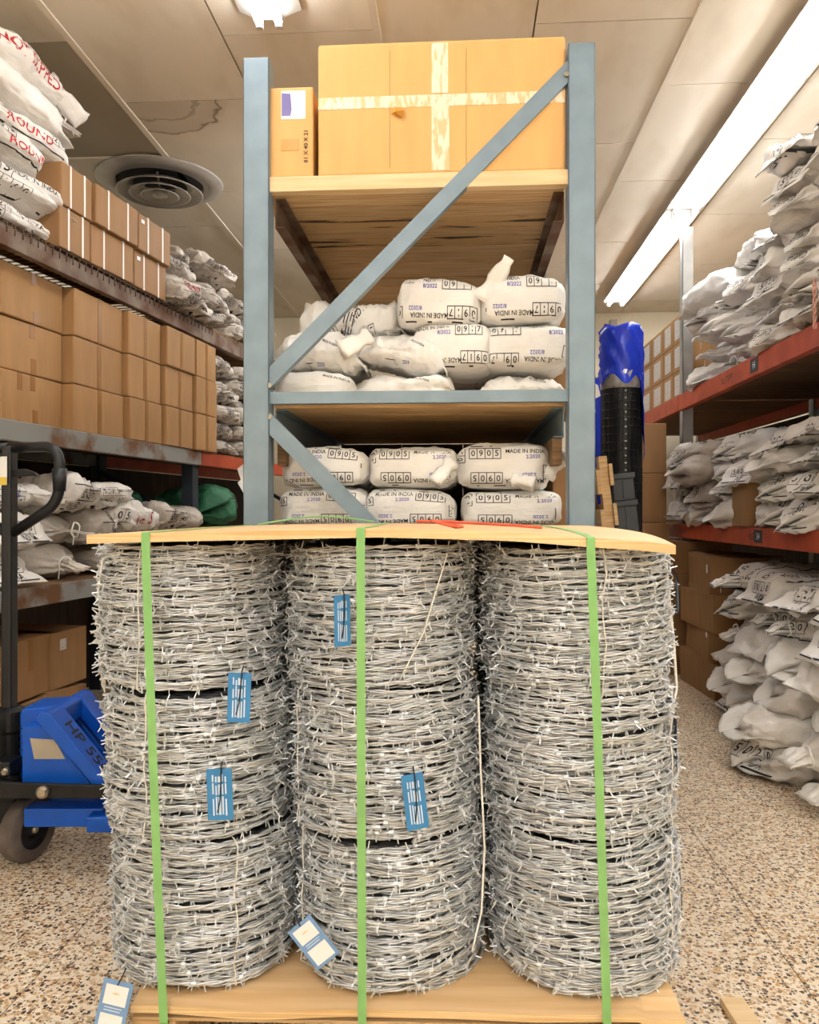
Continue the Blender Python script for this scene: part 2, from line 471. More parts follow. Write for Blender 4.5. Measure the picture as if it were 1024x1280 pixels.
def sack_mesh(kind, L, Wd, H, seed, nu=54, nv=54, rough=1.0, ear=0.0):
    rng = np.random.default_rng(seed)
    t = np.linspace(-1, 1, nu)
    if kind in ('brick', 'plump'):
        t = np.sign(t) * (1 - (1 - np.abs(t)) ** 1.6)
    a = np.abs(t)
    neck = np.zeros(nu)
    if kind == 'brick':
        w = (1 - a ** 7) ** (1 / 3.4); h = (1 - a ** 6) ** (1 / 3.0); e = np.full(nu, 4.6)
    elif kind == 'pillow':
        ab = np.clip(a / .93, 0, 1); h = np.maximum(.085, (1 - ab ** 6.5) ** .5); w = .95 - .16 * ab ** 6 + .05 * a ** 9; e = 2.7 + .4 * a
    elif kind == 'plump':
        w = (1 - a ** 7) ** (1 / 2.6); h = (1 - a ** 5.5) ** (1 / 2.2); e = np.full(nu, 2.7)
        w = np.maximum(w, .03)
    else:   # tied neck at +x
        u = (t + 1) / 2
        w = np.where(u < .62, (1 - np.clip((.3 - u) / .3, 0, 1) ** 3.2 * .93) ** .7, 1.0)
        tap = np.clip((u - .64) / .22, 0, 1); tap = tap * tap * (3 - 2 * tap)
        fl = np.clip((u - .87) / .13, 0, 1)
        w = w * (1 - .86 * tap) + fl * .12
        h = np.where(u < .62, (1 - np.clip((.34 - u) / .34, 0, 1) ** 2.6 * .96) ** .6, 1.0)
        h = h * (1 - .72 * tap) - fl * .16
        h = np.maximum(h, .1); e = np.full(nu, 2.4); neck = tap
    w[0] = max(w[0], .02); w[-1] = max(w[-1], .02); h[0] = max(h[0], .03); h[-1] = max(h[-1], .03)
    ph = np.arange(nv) / nv * 2 * PI
    c, s_ = np.cos(ph), np.sin(ph)
    V = np.zeros((nu, nv, 3))
    for i in range(nu):
        ee = 2 / e[i]
        V[i, :, 0] = t[i] * L / 2
        V[i, :, 1] = np.sign(c) * np.abs(c) ** ee * w[i] * Wd / 2
        V[i, :, 2] = np.sign(s_) * np.abs(s_) ** ee * h[i] * H / 2
        if kind == 'pillow':           # corners drawn out, seam waved
            V[i, :, 2] += .012 * rough * math.sin(7 * 1.3 + i) * 0 + (a[i] ** 8) * .014 * np.sin(V[i, :, 1] * 38 + seed)
            V[i, :, 0] += np.sign(t[i]) * (a[i] ** 6) * (np.abs(V[i, :, 1]) / (Wd / 2)) ** 3 * .018
        if kind == 'plump':
            g = .16 * a[i] ** 3 * rough; q = np.sin(ph * 8 + seed + 2.5 * t[i]) + .6 * np.sin(ph * 13 + seed * 3)
            V[i, :, 2] *= 1 + g * q; V[i, :, 1] *= 1 + .5 * g * q
            V[i, :, 0] += np.sign(t[i]) * a[i] ** 6 * .030 * (np.sin(ph * 3 + seed) + np.sin(ph * 5 + seed * 2))
        if kind == 'pillow':
            g = .10 * min(1, a[i] / .93) ** 5 * rough
            V[i, :, 2] *= 1 + g * np.sin(ph * 9 + seed + 3 * t[i]); V[i, :, 1] *= 1 + .35 * g * np.sin(ph * 7 + seed * 2)
            V[i, :, 2] -= H * .16 * a[i] ** 10
        if neck[i] > 0:
            rw = 1 + .22 * neck[i] * np.sin(ph * 7 + seed)
            V[i, :, 1] *= rw; V[i, :, 2] *= rw
    P = V.reshape(-1, 3)
    n0 = P / np.array([L / 2, Wd / 2, H / 2]) ** 2
    n0 /= (np.linalg.norm(n0, axis=1, keepdims=True) + 1e-6)
    low = creases(P, rng, 13, 4, .013 * rough, False)
    mid = creases(P, rng, 30, 7, .0095 * rough)
    fine = creases(P, rng, 72, 7, .0042 * rough)
    damp = 1.0 if kind != 'brick' else .62
    endk = np.repeat(.5 + .9 * a ** 3, nv)
    fall = np.clip(1.15 - np.repeat(a ** 10, nv), .15, 1)
    P = P + n0 * ((low * damp + (mid + fine) * endk * damp) * fall)[:, None]
    # sag: belly flat underneath, long axis slightly bent
    P[:, 2] = np.where(P[:, 2] < 0, P[:, 2] * .86, P[:, 2])
    if kind != 'brick':
        P[:, 1] += .02 * np.sin(P[:, 0] * 6 + seed)
        P[:, 2] -= (P[:, 0] / (L / 2)) ** 4 * H * .12
    P[:, 2] -= np.percentile(P[:, 2], 3)
    F = []
    for i in range(nu - 1):
        for j in range(nv):
            F.append((i * nv + j, i * nv + (j + 1) % nv, (i + 1) * nv + (j + 1) % nv, (i + 1) * nv + j))
    F = np.array(F)
    # end caps as fans around an end centre
    c0 = P[:nv].mean(0); c1 = P[-nv:].mean(0)
    P = np.vstack([P, c0, c1]); k0 = nu * nv; k1 = k0 + 1
    cap = [(k0, (j + 1) % nv, j, j) for j in range(nv)] + [(k1, (nu - 1) * nv + j, (nu - 1) * nv + (j + 1) % nv, 0) for j in range(nv)]
    me = bpy.data.meshes.new('sack')
    faces = [tuple(q) for q in F.tolist()] + [q[:3] for q in cap]
    me.from_pydata(P.tolist(), [], faces)
    me.polygons.foreach_set('use_smooth', [True] * len(me.polygons)); me.update()
    bvh = BVHTree.FromPolygons([Vector(p) for p in P.tolist()], faces)
    return me, bvh

SACKS = {}
def variant(key, kind, L, Wd, H, seed, **kw):
    me, bvh = sack_mesh(kind, L, Wd, H, seed, **kw)
    SACKS[key] = dict(me=me, bvh=bvh, L=L, W=Wd, H=H, prints={})
for i in range(4): variant(f'brick{i}', 'brick', .29, .40, .145, 20 + i)
for i in range(4): variant(f'pillow{i}', 'pillow', .56, .38, .16, 40 + i, rough=1.25)
for i in range(4): variant(f'tied{i}', 'tied', .66, .36, .18, 60 + i, rough=1.25)
for i in range(5): variant(f'plump{i}', 'plump', .56, .40, .17, 120 + i, rough=1.3)
for i in range(2): variant(f'crumple{i}', 'pillow', .50, .36, .14, 80 + i, rough=2.3)

INKS = [M['ink'], M['ink_soft'], M['ink_red'], M['ink_blue']]
def print_def(style):
    p = Print()
    if style == 'b0905':
        p.line(-.11, .126, .10, .128, .003).boxed('0905', -.055, .104, .025).text('MADE IN INDIA', .062, .110, .0165).text('2.2020', .085, .094, .0155, .05, 3)
        p.boxed('0905', -.05, .032, .025, PI).text('MADE IN INDIA', .062, .024, .0165, PI).text('2.2020', .075, .042, .0155, PI, 3)
        p.line(-.12, .010, .12, .010, .0028).boxed('05', -.127, .098, .022, PI / 2).boxed('90', .130, .05, .022, -PI / 2)
    elif style == 'b0905r':
        p.boxed('0905', .065, .106, .024, -.08).text('MADE IN INDIA', -.045, .114, .0165).text('2.2020', -.02, .097, .0155, .03, 3).line(-.09, .128, .11, .126, .0028)
        p.boxed('0905', .05, .034, .025, PI).text('MADE IN INDIA', -.06, .026, .0165, PI + .05).text('2.2020', -.07, .044, .0155, PI, 3)
        p.line(-.12, .011, .11, .009, .0026).boxed('05', -.128, .09, .022, .1).boxed('09', .132, .06, .02, PI / 2)
    elif style == 'b0917':
        p.boxed('0917', .055, .110, .025).text('8/2022', -.03, .102, .0165, 0, 3).text('MADE IN INDIA', -.07, .118, .0165, .06)
        p.boxed('0917', .075, .034, .026, PI).text('MADE IN INDIA', -.03, .026, .0175, PI).text('8/2022', -.075, .044, .0155, PI, 3)
        p.line(-.12, .010, .12, .011, .0032).boxed('0', -.128, .034, .024, PI)
    elif style == 'b0917l':
        p.boxed('0917', -.07, .108, .026).text('MADE IN INDIA', .05, .116, .0165, -.03).text('8/2022', .09, .098, .0165, .05, 3)
        p.boxed('0917', -.075, .026, .025, PI).text('MADE IN INDIA', .05, .024, .0175, PI - .05).text('8/2022', .03, .044, .0165, PI, 3)
        p.boxed('7', .124, .045, .026, PI - .2).line(-.12, .008, .12, .011, .003)
    elif style == 'bblank':
        p.text('MADE IN INDIA', .085, .10, .013, -.25).text('8/2022', .03, .030, .015, PI, 3).boxed('0917', -.06, .020, .022, PI)
    elif style == 'bmess':
        p.bars(.0, .085, .10, .012, 4, .004, .9).text('INDIA', .05, .10, .03, .5).boxed('01', -.09, .06, .03, .7).text('MADE', -.02, .05, .022, -.4).boxed('7', .10, .05, .03, .2)
    elif style == 'tall':     # seen on top and long side
        p.boxed('0205', -.08, .02, .055).text('MADE IN INDIA', .1, .09, .028).line(-.2, .13, .2, .13, .006).boxed('5020', .06, -.09, .05, PI).text('25 KG', .17, -.01, .045)
    elif style == 'big':
        p.text('PENNA S', .0, .07, .07, .0, 0).boxed('0015', .03, -.03, .062).boxed('0205', -.12, .09, .05).line(-.2, -.11, .2, -.11, .007).bars(.15, .02, .12, .022, 3, .006, 1.2)
    elif style == 'side':
        p.boxed('0205', -.06, .085, .045).text('MADE IN INDIA', .10, .09, .026).boxed('0917', .03, .035, .036, PI).line(-.2, .013, .2, .013, .005)
    elif style == 'side_red':
        p.text('HOT DIPPED NAILS', .0, .080, .070, 0, 2, .72).line(-.2, .125, .2, .125, .003, 1)
    elif style == 'red_small':
        p.text('NAILS', .02, .075, .075, .05, 2, .9).boxed('05', -.17, .08, .045)
    elif style == 'mixed':
        p.text('ROUND', .04, .06, .05, 0, 2).boxed('0205', -.1, .105, .04).boxed('20', .16, .09, .04).line(-.2, .03, .2, .03, .004)
    elif style == 'num56':
        p.boxed('0056', -.02, .105, .045, -.03).boxed('0500', -.03, .030, .045).text('At', .0, .066, .05, .2, 3)
    elif style == 'end':
        p.boxed('5020', .0, .085, .040, .0).text('INDIA', .02, .045, .03).line(-.12, .03, .12, .03, .005)
    elif style == 'dense':
        for k in range(3):
            p.boxed(('0205', '5021', '0915')[k], -.09 + .03 * k, .03 + .042 * k, .034, .04 * k).text('IN INDIA', .09, .032 + .04 * k, .03)
        p.line(-.2, .012, .2, .012, .006).line(-.2, .105, .2, .105, .004)
    return p

def get_print(var, style, axis):
    S = SACKS[var]; k = (style, axis)
    if k not in S['prints']:
        v, f, m = print_def(style).drape(S['bvh'], axis)
        me = bpy.data.meshes.new('printed_marking'); me.from_pydata(v, [], f)
        me.polygons.foreach_set('material_index', m); me.update()
        for q in INKS: me.materials.append(q)
        S['prints'][k] = me
    return S['prints'][k]

_tie_cache = {}
def sack(var, loc, rotz=0, size=None, label='', group=None, prints=(), m='sack', tilt=(0, 0), flip=False):
    """size = (length x, width y, height z) in metres"""
    S = SACKS[var]
    key = (var, m)
    me = S['me'] if not S['me'].materials else S.setdefault('m_' + m, None) or S['me'].copy()
    if not me.materials: me.materials.append(M[m]); S['m_' + m] = me
    elif me.materials[0] != M[m]: me.materials[0] = M[m]; S['m_' + m] = me
    o = bpy.data.objects.new('sack', me); COL.objects.link(o)
    o.location = loc; o.rotation_euler = (tilt[0], tilt[1], rotz)
    if size: o.scale = (size[0] / S['L'], size[1] / S['W'], size[2] / S['H'])
    if flip: o.scale.x *= 1
    tag(o, label, 'sack', group)
    for st, ax in prints:
        pm = get_print(var, st, ax)
        c = bpy.data.objects.new('printed_marking', pm); COL.objects.link(c); c.parent = o; c['kind'] = 'stuff'
    if var.startswith('tied'):
        if 'tie' not in _tie_cache:
            t = MB()
            x = .66 * .365
            t.tube([(x + .004 * math.sin(3 * a), .036 * math.cos(a), .078 + .034 * math.sin(a)) for a in np.linspace(0, 2 * PI, 15)[:-1]], .004, 5, closed=True)
            t.tube([(x, -.03, .07), (x + .02, -.05, .05), (x + .02, -.055, .01)], .0022, 4)
            me_ = bpy.data.meshes.new('tie_string'); me_.from_pydata(t.v, [], t.f); me_.update(); me_.materials.append(M['twine'])
            _tie_cache['tie'] = me_
        c = bpy.data.objects.new('tie_string', _tie_cache['tie']); COL.objects.link(c); c.parent = o
    return o

# ------------------------------------------------------------------ cartons
def carton(w, d, h, loc, rotz, label, group=None, m='card', tapes=(), flaps=False, straps=(), labels=(), dent=0, seed=0, name='carton', topflaps=False, tilt=(0, 0)):
    """origin at the middle of the base, front looks to local -y"""
    if dent:
        rng = np.random.default_rng(seed)
        n = 8; V = []; idx = {}; F = []
        def vid(p):
            k = tuple(np.round(p, 5))
            if k not in idx: idx[k] = len(V); V.append(p)
            return idx[k]
        g = np.linspace(-1, 1, n + 1)
        for ax in range(3):
            for s_ in (-1, 1):
                for i in range(n):
                    for j in range(n):
                        q = []
                        for a, b in ((g[i], g[j]), (g[i + 1], g[j]), (g[i + 1], g[j + 1]), (g[i], g[j + 1])):
                            p = np.zeros(3); p[ax] = s_; p[(ax + 1) % 3] = a; p[(ax + 2) % 3] = b; q.append(vid(p))
                        F.append(q if s_ > 0 else q[::-1])
        P = np.array(V)
        Q = P * np.array([w / 2, d / 2, h / 2]) + np.array([0, 0, h / 2])
        bulge = (1 - np.abs(P) ** 2)
        f1 = creases(Q, rng, 9, 3, 1.0, False); f2 = creases(Q, rng, 20, 3, .5)
        top = (P[:, 2] + 1) / 2
        Q[:, 2] -= dent * h * top * (.55 + .45 * f1) * .7
        Q[:, 0] += dent * .06 * f2 * top + P[:, 0] * dent * .05 * bulge[:, 2]
        Q[:, 1] += dent * .06 * f1 * (1 - np.abs(P[:, 2]) ** 4)
        mb = MB(); mb.v = [tuple(p) for p in Q]; mb.f = [tuple(q) for q in F]; mb.m = [0] * len(F)
        o = mb.build(name, M[m], None, loc, (tilt[0], tilt[1], rotz))
    else:
        o = MB().box(-w / 2, w / 2, -d / 2, d / 2, 0, h).build(name, M[m], None, loc, (tilt[0], tilt[1], rotz), bevel=.006)
    tag(o, label, 'carton', group)
    yf = -d / 2
    if flaps:
        s_ = random.uniform(-.02, .02)
        for x0, x1 in ((-w / 2 + .004, s_ - .0015), (s_ + .0015, w / 2 - .004)):
            MB().box(x0, x1, yf - .0025, yf + .001, .004, h - .004).build('flap', M[m], o)
        yf -= .0025
    if topflaps:
        for y0, y1 in ((-d / 2 + .004, -.0015), (.0015, d / 2 - .004)):
            MB().box(-w / 2 + .004, w / 2 - .004, y0, y1, h - .001, h + .0025).build('flap', M[m], o)
    for x, z0, z1, tw, tm in tapes:
        MB().box(x - tw / 2, x + tw / 2, yf - .0012, yf + .0005, z0, z1).build('tape', M[tm], o)
    for x in straps:
        t = MB(); e = .0015; sw = .006
        t.box(x - sw, x + sw, -d / 2 - e, -d / 2 + .0004, 0, h + e); t.box(x - sw, x + sw, d / 2 - .0004, d / 2 + e, 0, h + e)
        t.box(x - sw, x + sw, -d / 2, d / 2, h - .0004, h + e)
        t.build('strapping', M['strap_white'], o)
    for x, z, lw, lh, lm in labels:
        MB().box(x - lw / 2, x + lw / 2, yf - .0015, yf + .0005, z - lh / 2, z + lh / 2).build('paper_label', M[lm], o)
    return o

ORD = ['bottom', 'second', 'third', 'fourth', 'fifth', 'sixth', 'seventh', 'eighth']
NTH = ['first', 'second', 'third', 'fourth', 'fifth', 'sixth', 'seventh']

# ================================================================== THE ROOM
X0, X1, Y0, Y1 = -2.95, 2.75, -3.6, 8.5
fl = MB().box(X0 - .1, X1 + .1, Y0 - .1, Y1 + .1, -.12, -.006).build('floor', M['brass'])
tag(fl, kind='structure')
JX = [X0, -1.0, .80, X1]
for a, b in zip(JX[:-1], JX[1:]):
    for y0, y1 in ((Y0, .0), (.0, 4.2), (4.2, Y1)):
        if y0 == 0.0 or True:
            MB().box(a + .0015, b - .0015, y0 + (.0005), y1 - .0005, -.0062, 0).build('floor_slab', M['terrazzo'], fl)

def wall(name, *b):
    return tag(MB().box(*b).build(name, M['wall']), kind='structure')
wall('wall_left', X0 - .12, X0, Y0 - .1, Y1 + .1, 0, CEIL)
wall('wall_right', X1, X1 + .12, Y0 - .1, Y1 + .1, 0, CEIL)
wb = wall('wall_back', X0, X1, Y1, Y1 + .12, 0, CEIL)
wall('wall_front', X0, X1, Y0 - .12, Y0, 0, CEIL)
# wall panels on the far wall
xs = np.arange(X0, X1, .95)
for i, x in enumerate(xs):
    for z0, z1 in ((.02, 1.3), (1.3, 2.45), (2.45, 3.18)):
        MB().box(x + .002, min(x + .948, X1), Y1 - .012, Y1 + .001, z0 + .002, z1 - .002).build('wall_panel', M['wall'], wb)

ce = tag(MB().box(X0 - .1, X1 + .1, Y0 - .1, Y1 + .1, CEIL, CEIL + .1).build('ceiling', M['ceil_joint']), kind='structure')
cols = [-3.08 + .68 * i for i in range(10)]
for i, a in enumerate(cols[:-1]):
    b = cols[i + 1]
    x0, x1 = max(a, X0), min(b, X1)
    if x1 - x0 < .05: continue
    off = 3.45 if i % 2 == 1 else 3.985
    ks = range(-7, 6)
    for k in ks:
        y0, y1 = max(off + 1.145 * k, Y0), min(off + 1.145 * (k + 1), Y1)
        if y1 - y0 < .05: continue
        m = 'ceil'; zo = -.012
        if i == 1 and k == 0: m = 'ceil_dark'; zo = -.003
        if i == 2 and k == 0: m = 'ceil_stain'
        o = MB().box(-(x1 - x0) / 2 + .004, (x1 - x0) / 2 - .004, -(y1 - y0) / 2 + .004, (y1 - y0) / 2 - .004, zo, .0).build('ceiling_panel', M[m], ce, ((x0 + x1) / 2, (y0 + y1) / 2, CEIL))
        if m == 'ceil_stain': o['label'] = 'ceiling panel with brown water rings'
        if m == 'ceil_dark': o['label'] = 'dull grey recessed ceiling panel'
# joint cover strips along the ceiling runs
for x in (-1.72, -.36, 1.0):
    MB().box(x - .016, x + .016, Y0, Y1, CEIL - .020, CEIL - .010).build('joint_strip', M['ceil'], ce)

# ceiling vent
vc = W(204, 236, 5.05)
t = empty('ceiling_vent', (vc.x - .02, vc.y, CEIL - .012))
tag(t, 'round grey ceiling air vent with concentric rings above the left boxes', 'vent')
MB().lathe([(.39, 0), (.385, -.012), (.33, -.022), (.27, -.03), (.265, -.02), (.27, 0)], 48).build('flange', M['vent'], t, smooth=True)
MB().lathe([(.262, -.001), (.255, -.008)], 40).build('duct_throat', M['vent_dark'], t)
for r0, r1, z0, z1 in ((.17, .262, -.025, -.072), (.10, .185, -.04, -.082), (.035, .115, -.055, -.090)):
    MB().lathe([(r0, z0), (r1, z1), (r1 + .004, z1 - .004), (r1 - .006, z1 - .006), (r0 - .004, z0 - .006)], 40, cap=False).build('cone_ring', M['vent'], t, smooth=True)
MB().lathe([(.04, -.05), (.045, -.095), (.01, -.1)], 20).build('hub', M['vent'], t, smooth=True)
for a in range(4):
    c, s_ = math.cos(a * PI / 2 + .3), math.sin(a * PI / 2 + .3)
    MB().bar((c * .03, s_ * .03, -.05), (c * .25, s_ * .25, -.045), .012, .004).build('spoke', M['vent'], t)

def make_fixture(x, y0, y1, kind):
    L = y1 - y0
    desc = {(1.5, 'far'): 'farthest twin tube fluorescent light in the right ceiling row', (1.5, 'mid'): 'second twin tube fluorescent light from the back wall, right ceiling row',
            (1.5, 'near'): 'third twin tube fluorescent light from the back wall, right ceiling row', (1.5, 'rear'): 'nearest twin tube fluorescent light in the right ceiling row, behind the viewer',
            (-.78, 'near'): 'fluorescent ceiling light with wide clear tray above the centre rack', (-.78, 'far'): 'fluorescent ceiling light hidden behind the large yellow carton', (-.78, 'rear'): 'fluorescent ceiling light with wide tray behind the viewer',
            (-1.9, 'rear'): 'added fluorescent fill light, unseen far behind the viewer, left of four', (-.78, 'back'): 'added fluorescent fill light, unseen far behind the viewer, second of four from left',
            (.4, 'rear'): 'added fluorescent fill light, unseen far behind the viewer, third of four from left', (1.5, 'back'): 'added fluorescent fill light, unseen far behind the viewer, right of four'}[(x, kind)]
    drop = .42 if y1 < 0 else 0  # added rear lights hang low so they also brighten the ceiling
    e = empty('fluorescent_light', (x, (y0 + y1) / 2, CEIL - .012 - drop))
    tag(e, desc, 'light')
    b = MB()
    wt, wb_ = (.055, .055) if x < 0 or drop else (.07, .12)
    if drop:
        for q in (-1, 1): MB().tube([(0, q * L * .4, -.02), (0, q * L * .4, drop)], .006, 6).build('hanging_rod', M['fixture'], e)
    b.add([(-wt, -L / 2, 0), (wt, -L / 2, 0), (wb_, -L / 2, -.06), (-wb_, -L / 2, -.06), (-wt, L / 2, 0), (wt, L / 2, 0), (wb_, L / 2, -.06), (-wb_, L / 2, -.06)],
          [(0, 1, 2, 3), (7, 6, 5, 4), (0, 3, 7, 4), (1, 5, 6, 2), (3, 2, 6, 7), (0, 4, 5, 1)])
    b.build('housing', M['fixture'], e, bevel=.004)
    for s_ in (-1, 1):
        xx = s_ * (.062 if x > 0 and not drop else .04)
        MB().tube([(xx, -L / 2 + .03, -.083), (xx, L / 2 - .03, -.083)], .0155, 10).build('tube', M['tube'], e, smooth=True)
        for q in (-1, 1):
            MB().box(xx - .014, xx + .014, q * (L / 2 - .02) - .012, q * (L / 2 - .02) + .012, -.104, -.05).build('lamp_holder', M['fixture'], e, bevel=.003)
    if x < 0 and not drop:
        for s_ in (-1, 1):
            MB().add([(s_ * .055, -L / 2, -.05), (s_ * .13, -L / 2, -.02), (s_ * .13, L / 2, -.02), (s_ * .055, L / 2, -.05), (s_ * .055, -L / 2, -.047), (s_ * .13, -L / 2, -.017), (s_ * .13, L / 2, -.017), (s_ * .055, L / 2, -.047)],
                     [(0, 1, 2, 3), (7, 6, 5, 4), (0, 4, 5, 1), (1, 5, 6, 2), (2, 6, 7, 3), (3, 7, 4, 0)]).build('reflector_wing', M['fixture'], e)
for f in FIXTURES: make_fixture(*f)

# ================================================================== CENTRE RACK
RX0, RX1, RYF = -.6425, .375, 2.49          # upright centre lines, front plane
PW, PD = .082, .07
rack = empty('storage_rack', ((RX0 + RX1) / 2, RYF, 0))
tag(rack, 'blue grey steel rack with diagonal braces standing behind the barbed wire pallet', 'rack')
rx0, rx1 = RX0 - rack.location.x, RX1 - rack.location.x
RLEN = 1.42
def upright(x, y, side, h):
    b = MB(); w = PW / 2
    # c-shaped column: front face, two side flanges, open towards the inside
    b.box(x - w, x + w, y, y + .004, 0, h)
    b.box(x - w, x - w + .004, y, y + PD, 0, h); b.box(x + w - .004, x + w, y, y + PD, 0, h)
    b.box(x - w, x - w + .022, y + PD - .004, y + PD, 0, h); b.box(x + w - .022, x + w, y + PD - .004, y + PD, 0, h)
    u = b.build('upright', M['steel'], rack, bevel=.0015)
    MB().box(x - w - .02, x + w + .02, y - .015, y + PD + .015, 0, .006).build('base_plate', M['steel'], u)
    return u
upright(rx0, 0, 1, 2.535); upright(rx1, 0, -1, 2.545)
upright(rx0, RLEN, 1, 2.50); upright(rx1, RLEN, -1, 2.50)
# end frame braces (folded strips: face + lower lip)
def brace(xa, za, xb, zb, y=.012, w=.046, nm='diagonal_brace'):
    d = Vector((xb - xa, 0, zb - za)).normalized(); nrm = Vector((-d.z, 0, d.x))
    if nrm.z < 0: nrm = -nrm
    b = MB(); b.bar((xa, y, za), (xb, y, zb), .004, w, nrm)
    o = Vector((0, .014, 0)) - nrm * (w / 2)
    b.bar(Vector((xa, y, za)) + o, Vector((xb, y, zb)) + o, .032, .004, nrm)
    o = Vector((0, .014, 0)) + nrm * (w / 2)
    b.bar(Vector((xa, y, za)) + o, Vector((xb, y, zb)) + o, .032, .004, nrm)
    return b.build(nm, M['steel'], rack, bevel=.001)
ix0, ix1 = rx0 + PW / 2, rx1 - PW / 2
brace(ix0 - .02, 1.505, ix1 + .015, 2.478)
brace(ix0 - .02, 1.462, ix1 + .02, 1.462, y=.018, w=.034, nm='horizontal_brace')
brace(ix0 - .02, 1.40, ix1 + .015, .43)
brace(ix0 - .02, .38, ix1 + .02, .38, y=.018, w=.034, nm='horizontal_brace')
for x in (ix0 + .002, ix1 - .006):
    for z in (1.50, 1.40) if x < 0 else (2.45, ):
        MB().lathe([(.008, 0), (.008, .006)], 8, mtx=Matrix.Translation((x + (.0 if x < 0 else 0), .006, z)) @ Matrix.Rotation(PI / 2, 4, 'X')).build('bolt', M['bolt'], rack)
# load beams on the two sides, c-shaped
SH = {'top': 2.12, 'mid': 1.445, 'low': 1.03}
for z, m in ((2.115, 'rust_beam'), (1.432, 'steel'), (1.02, 'steel')):
    for sx, x in ((1, ix0 + .004), (-1, ix1 - .004)):
        b = MB()
        b.box(min(x, x + sx * .004), max(x, x + sx * .004), .07, RLEN, z - .095, z)
        b.box(min(x, x + sx * .034), max(x, x + sx * .034), .07, RLEN, z - .004, z)
        b.box(min(x, x + sx * .034), max(x, x + sx * .034), .07, RLEN, z - .095, z - .091)
        b.build('load_beam', M[m], rack, bevel=.001)
# top shelf planks (run across), front board pale
pl = MB().box(ix0 - .001, ix1 + .002, .012, .052, 2.115, 2.162)
pl.build('shelf_plank', M['wood_pale'], rack, bevel=.002)['label'] = 'pale front plank'
y = .056; k = 0
while y < RLEN - .02:
    w = random.uniform(.085, .125)
    m = 'wood_rot' if k in (2, 4) else 'wood'
    MB().box(ix0 + .006, ix1 - .006, y, min(y + w, RLEN), 2.1155 + random.uniform(0, .009), 2.150).build('shelf_plank', M[m], rack, bevel=.0015)
    y += w + .007; k += 1
for z, mm in ((1.432, 'wood'), (1.02, 'wood_old')):
    y = .056
    while y < RLEN - .02:
        w = random.uniform(.17, .24)
        MB().box(ix0 + .006, ix1 - .006, y, min(y + w, RLEN), z + .0005 + random.uniform(0, .002), z + .022).build('shelf_plank', M[mm], rack, bevel=.001)
        y += w + .003
for x in np.linspace(ix0 + .02, ix1 - .02, 4)[:-1]:
    MB().box(x + .001, x + (ix1 - ix0 - .04) / 3 - .001, RLEN - .012, RLEN - .002, 1.045, 1.43).build('shade_panel', M['shade_dark'], rack)  # dark boards added to hide the bright wall, as shade behind the sacks
# wooden bearer on the inner sides below the middle shelf
for x, sx in ((ix0 + .01, 1), (ix1 - .01, -1)):
    MB().box(min(x, x + sx * .03), max(x, x + sx * .03), .075, RLEN, 1.25, 1.335).build('side_rail', M['wood_old'], rack, bevel=.002)

# cartons on the top shelf
TZ = 2.1635
c = W(549, 215, 2.42)
big = carton(.775, .55, .413, (c.x + .002, RYF + .02 + .275, TZ), 0, 'large yellow brown carton with white tape cross on top shelf', None, 'card_yellow', topflaps=True)
Mb = Matrix.Identity(4)
MB().box(-.386, .386, -.2763, -.2745, .209, .246).build('tape', M['tape_clear'], big)
MB().box(-.028, .028, -.2768, -.2745, .008, .23).build('tape', M['tape_clear'], big)
MB().box(-.028, .024, -.2768, -.2745, .25, .407).build('tape', M['tape_clear'], big)
for x in (-.16, .08): MB().box(x, x + .0014, -.2756, -.2745, .02, .39).build('crease', M['card_brown'], big)
MB().add([(-.155, -.277, .19), (-.12, -.277, .175), (-.115, -.277, .205), (-.145, -.277, .212), (-.14, -.296, .186), (-.115, -.290, .193)], [(0, 1, 4), (1, 5, 4), (1, 2, 5), (2, 3, 5), (3, 4, 5), (3, 0, 4), (0, 3, 2, 1)]).build('torn_flap', M['tape_yellow'], big)
sm = carton(.205, .40, .288, (W(352, 222, 2.55).x, RYF + .225, TZ), 0, 'small yellow carton squeezed between left upright and large carton', None, 'card_yellow')
MB().box(.0, .078, -.2016, -.1995, .185, .275).build('paper_label', M['paper'], sm)
MB().add([(.002, -.2024, .195), (.03, -.2024, .195), (.034, -.2024, .215), (.03, -.2024, .265), (.002, -.2024, .268), (.002, -.2022, .195)], [(0, 1, 2, 3, 4)]).build('label_print', M['ink_violet'], sm)
MB().box(.0, .056, -.2015, -.1995, .085, .122).build('tape', M['tape_yellow'], sm)
Print().text('81 X 40 X 21', 0, 0, .019, PI / 2).flat('printed_marking', [M['ink']], sm, Matrix.Translation((.080, -.2012, .098)) @ FRONT(0))

# sacks on the centre rack
def csack(var, px, pyb, zf, wpx, hpx, label, prints, m='sack_white', depth=.36, rot=0, tilt=(0, 0), group=None):
    p = W(px, pyb, zf)
    w, h = wpx * zf / 1000, hpx * zf / 1000
    return sack(var, (p.x, p.y + depth / 2, p.z), rot, (w, depth, h), label, group, prints, m, tilt)
ZL = 2.62
low = 1.0425
def hb(h, z): return 640 - (h - CAM_H) / z * 1000
G1 = 'white sacks on the lower shelf of the centre rack'
csack('brick0', 400, hb(1.043, ZL), ZL, 116, 56, 'white sack marked 0905, bottom row left, lower shelf of centre rack', [('b0905r', '-y')], group=G1)
csack('brick1', 511, hb(1.043, ZL), ZL, 122, 56, 'white sack marked 0905, bottom row middle, lower shelf of centre rack', [('b0905r', '-y')], group=G1)
csack('brick2', 642, hb(1.043, ZL), ZL, 132, 55, 'white sack marked 0905, bottom row right, lower shelf of centre rack', [('b0905', '-y')], group=G1)
csack('brick3', 402, hb(1.178, ZL), ZL, 118, 58, 'white sack marked 0905, upper row left, lower shelf of centre rack', [('b0905r', '-y')], group=G1)
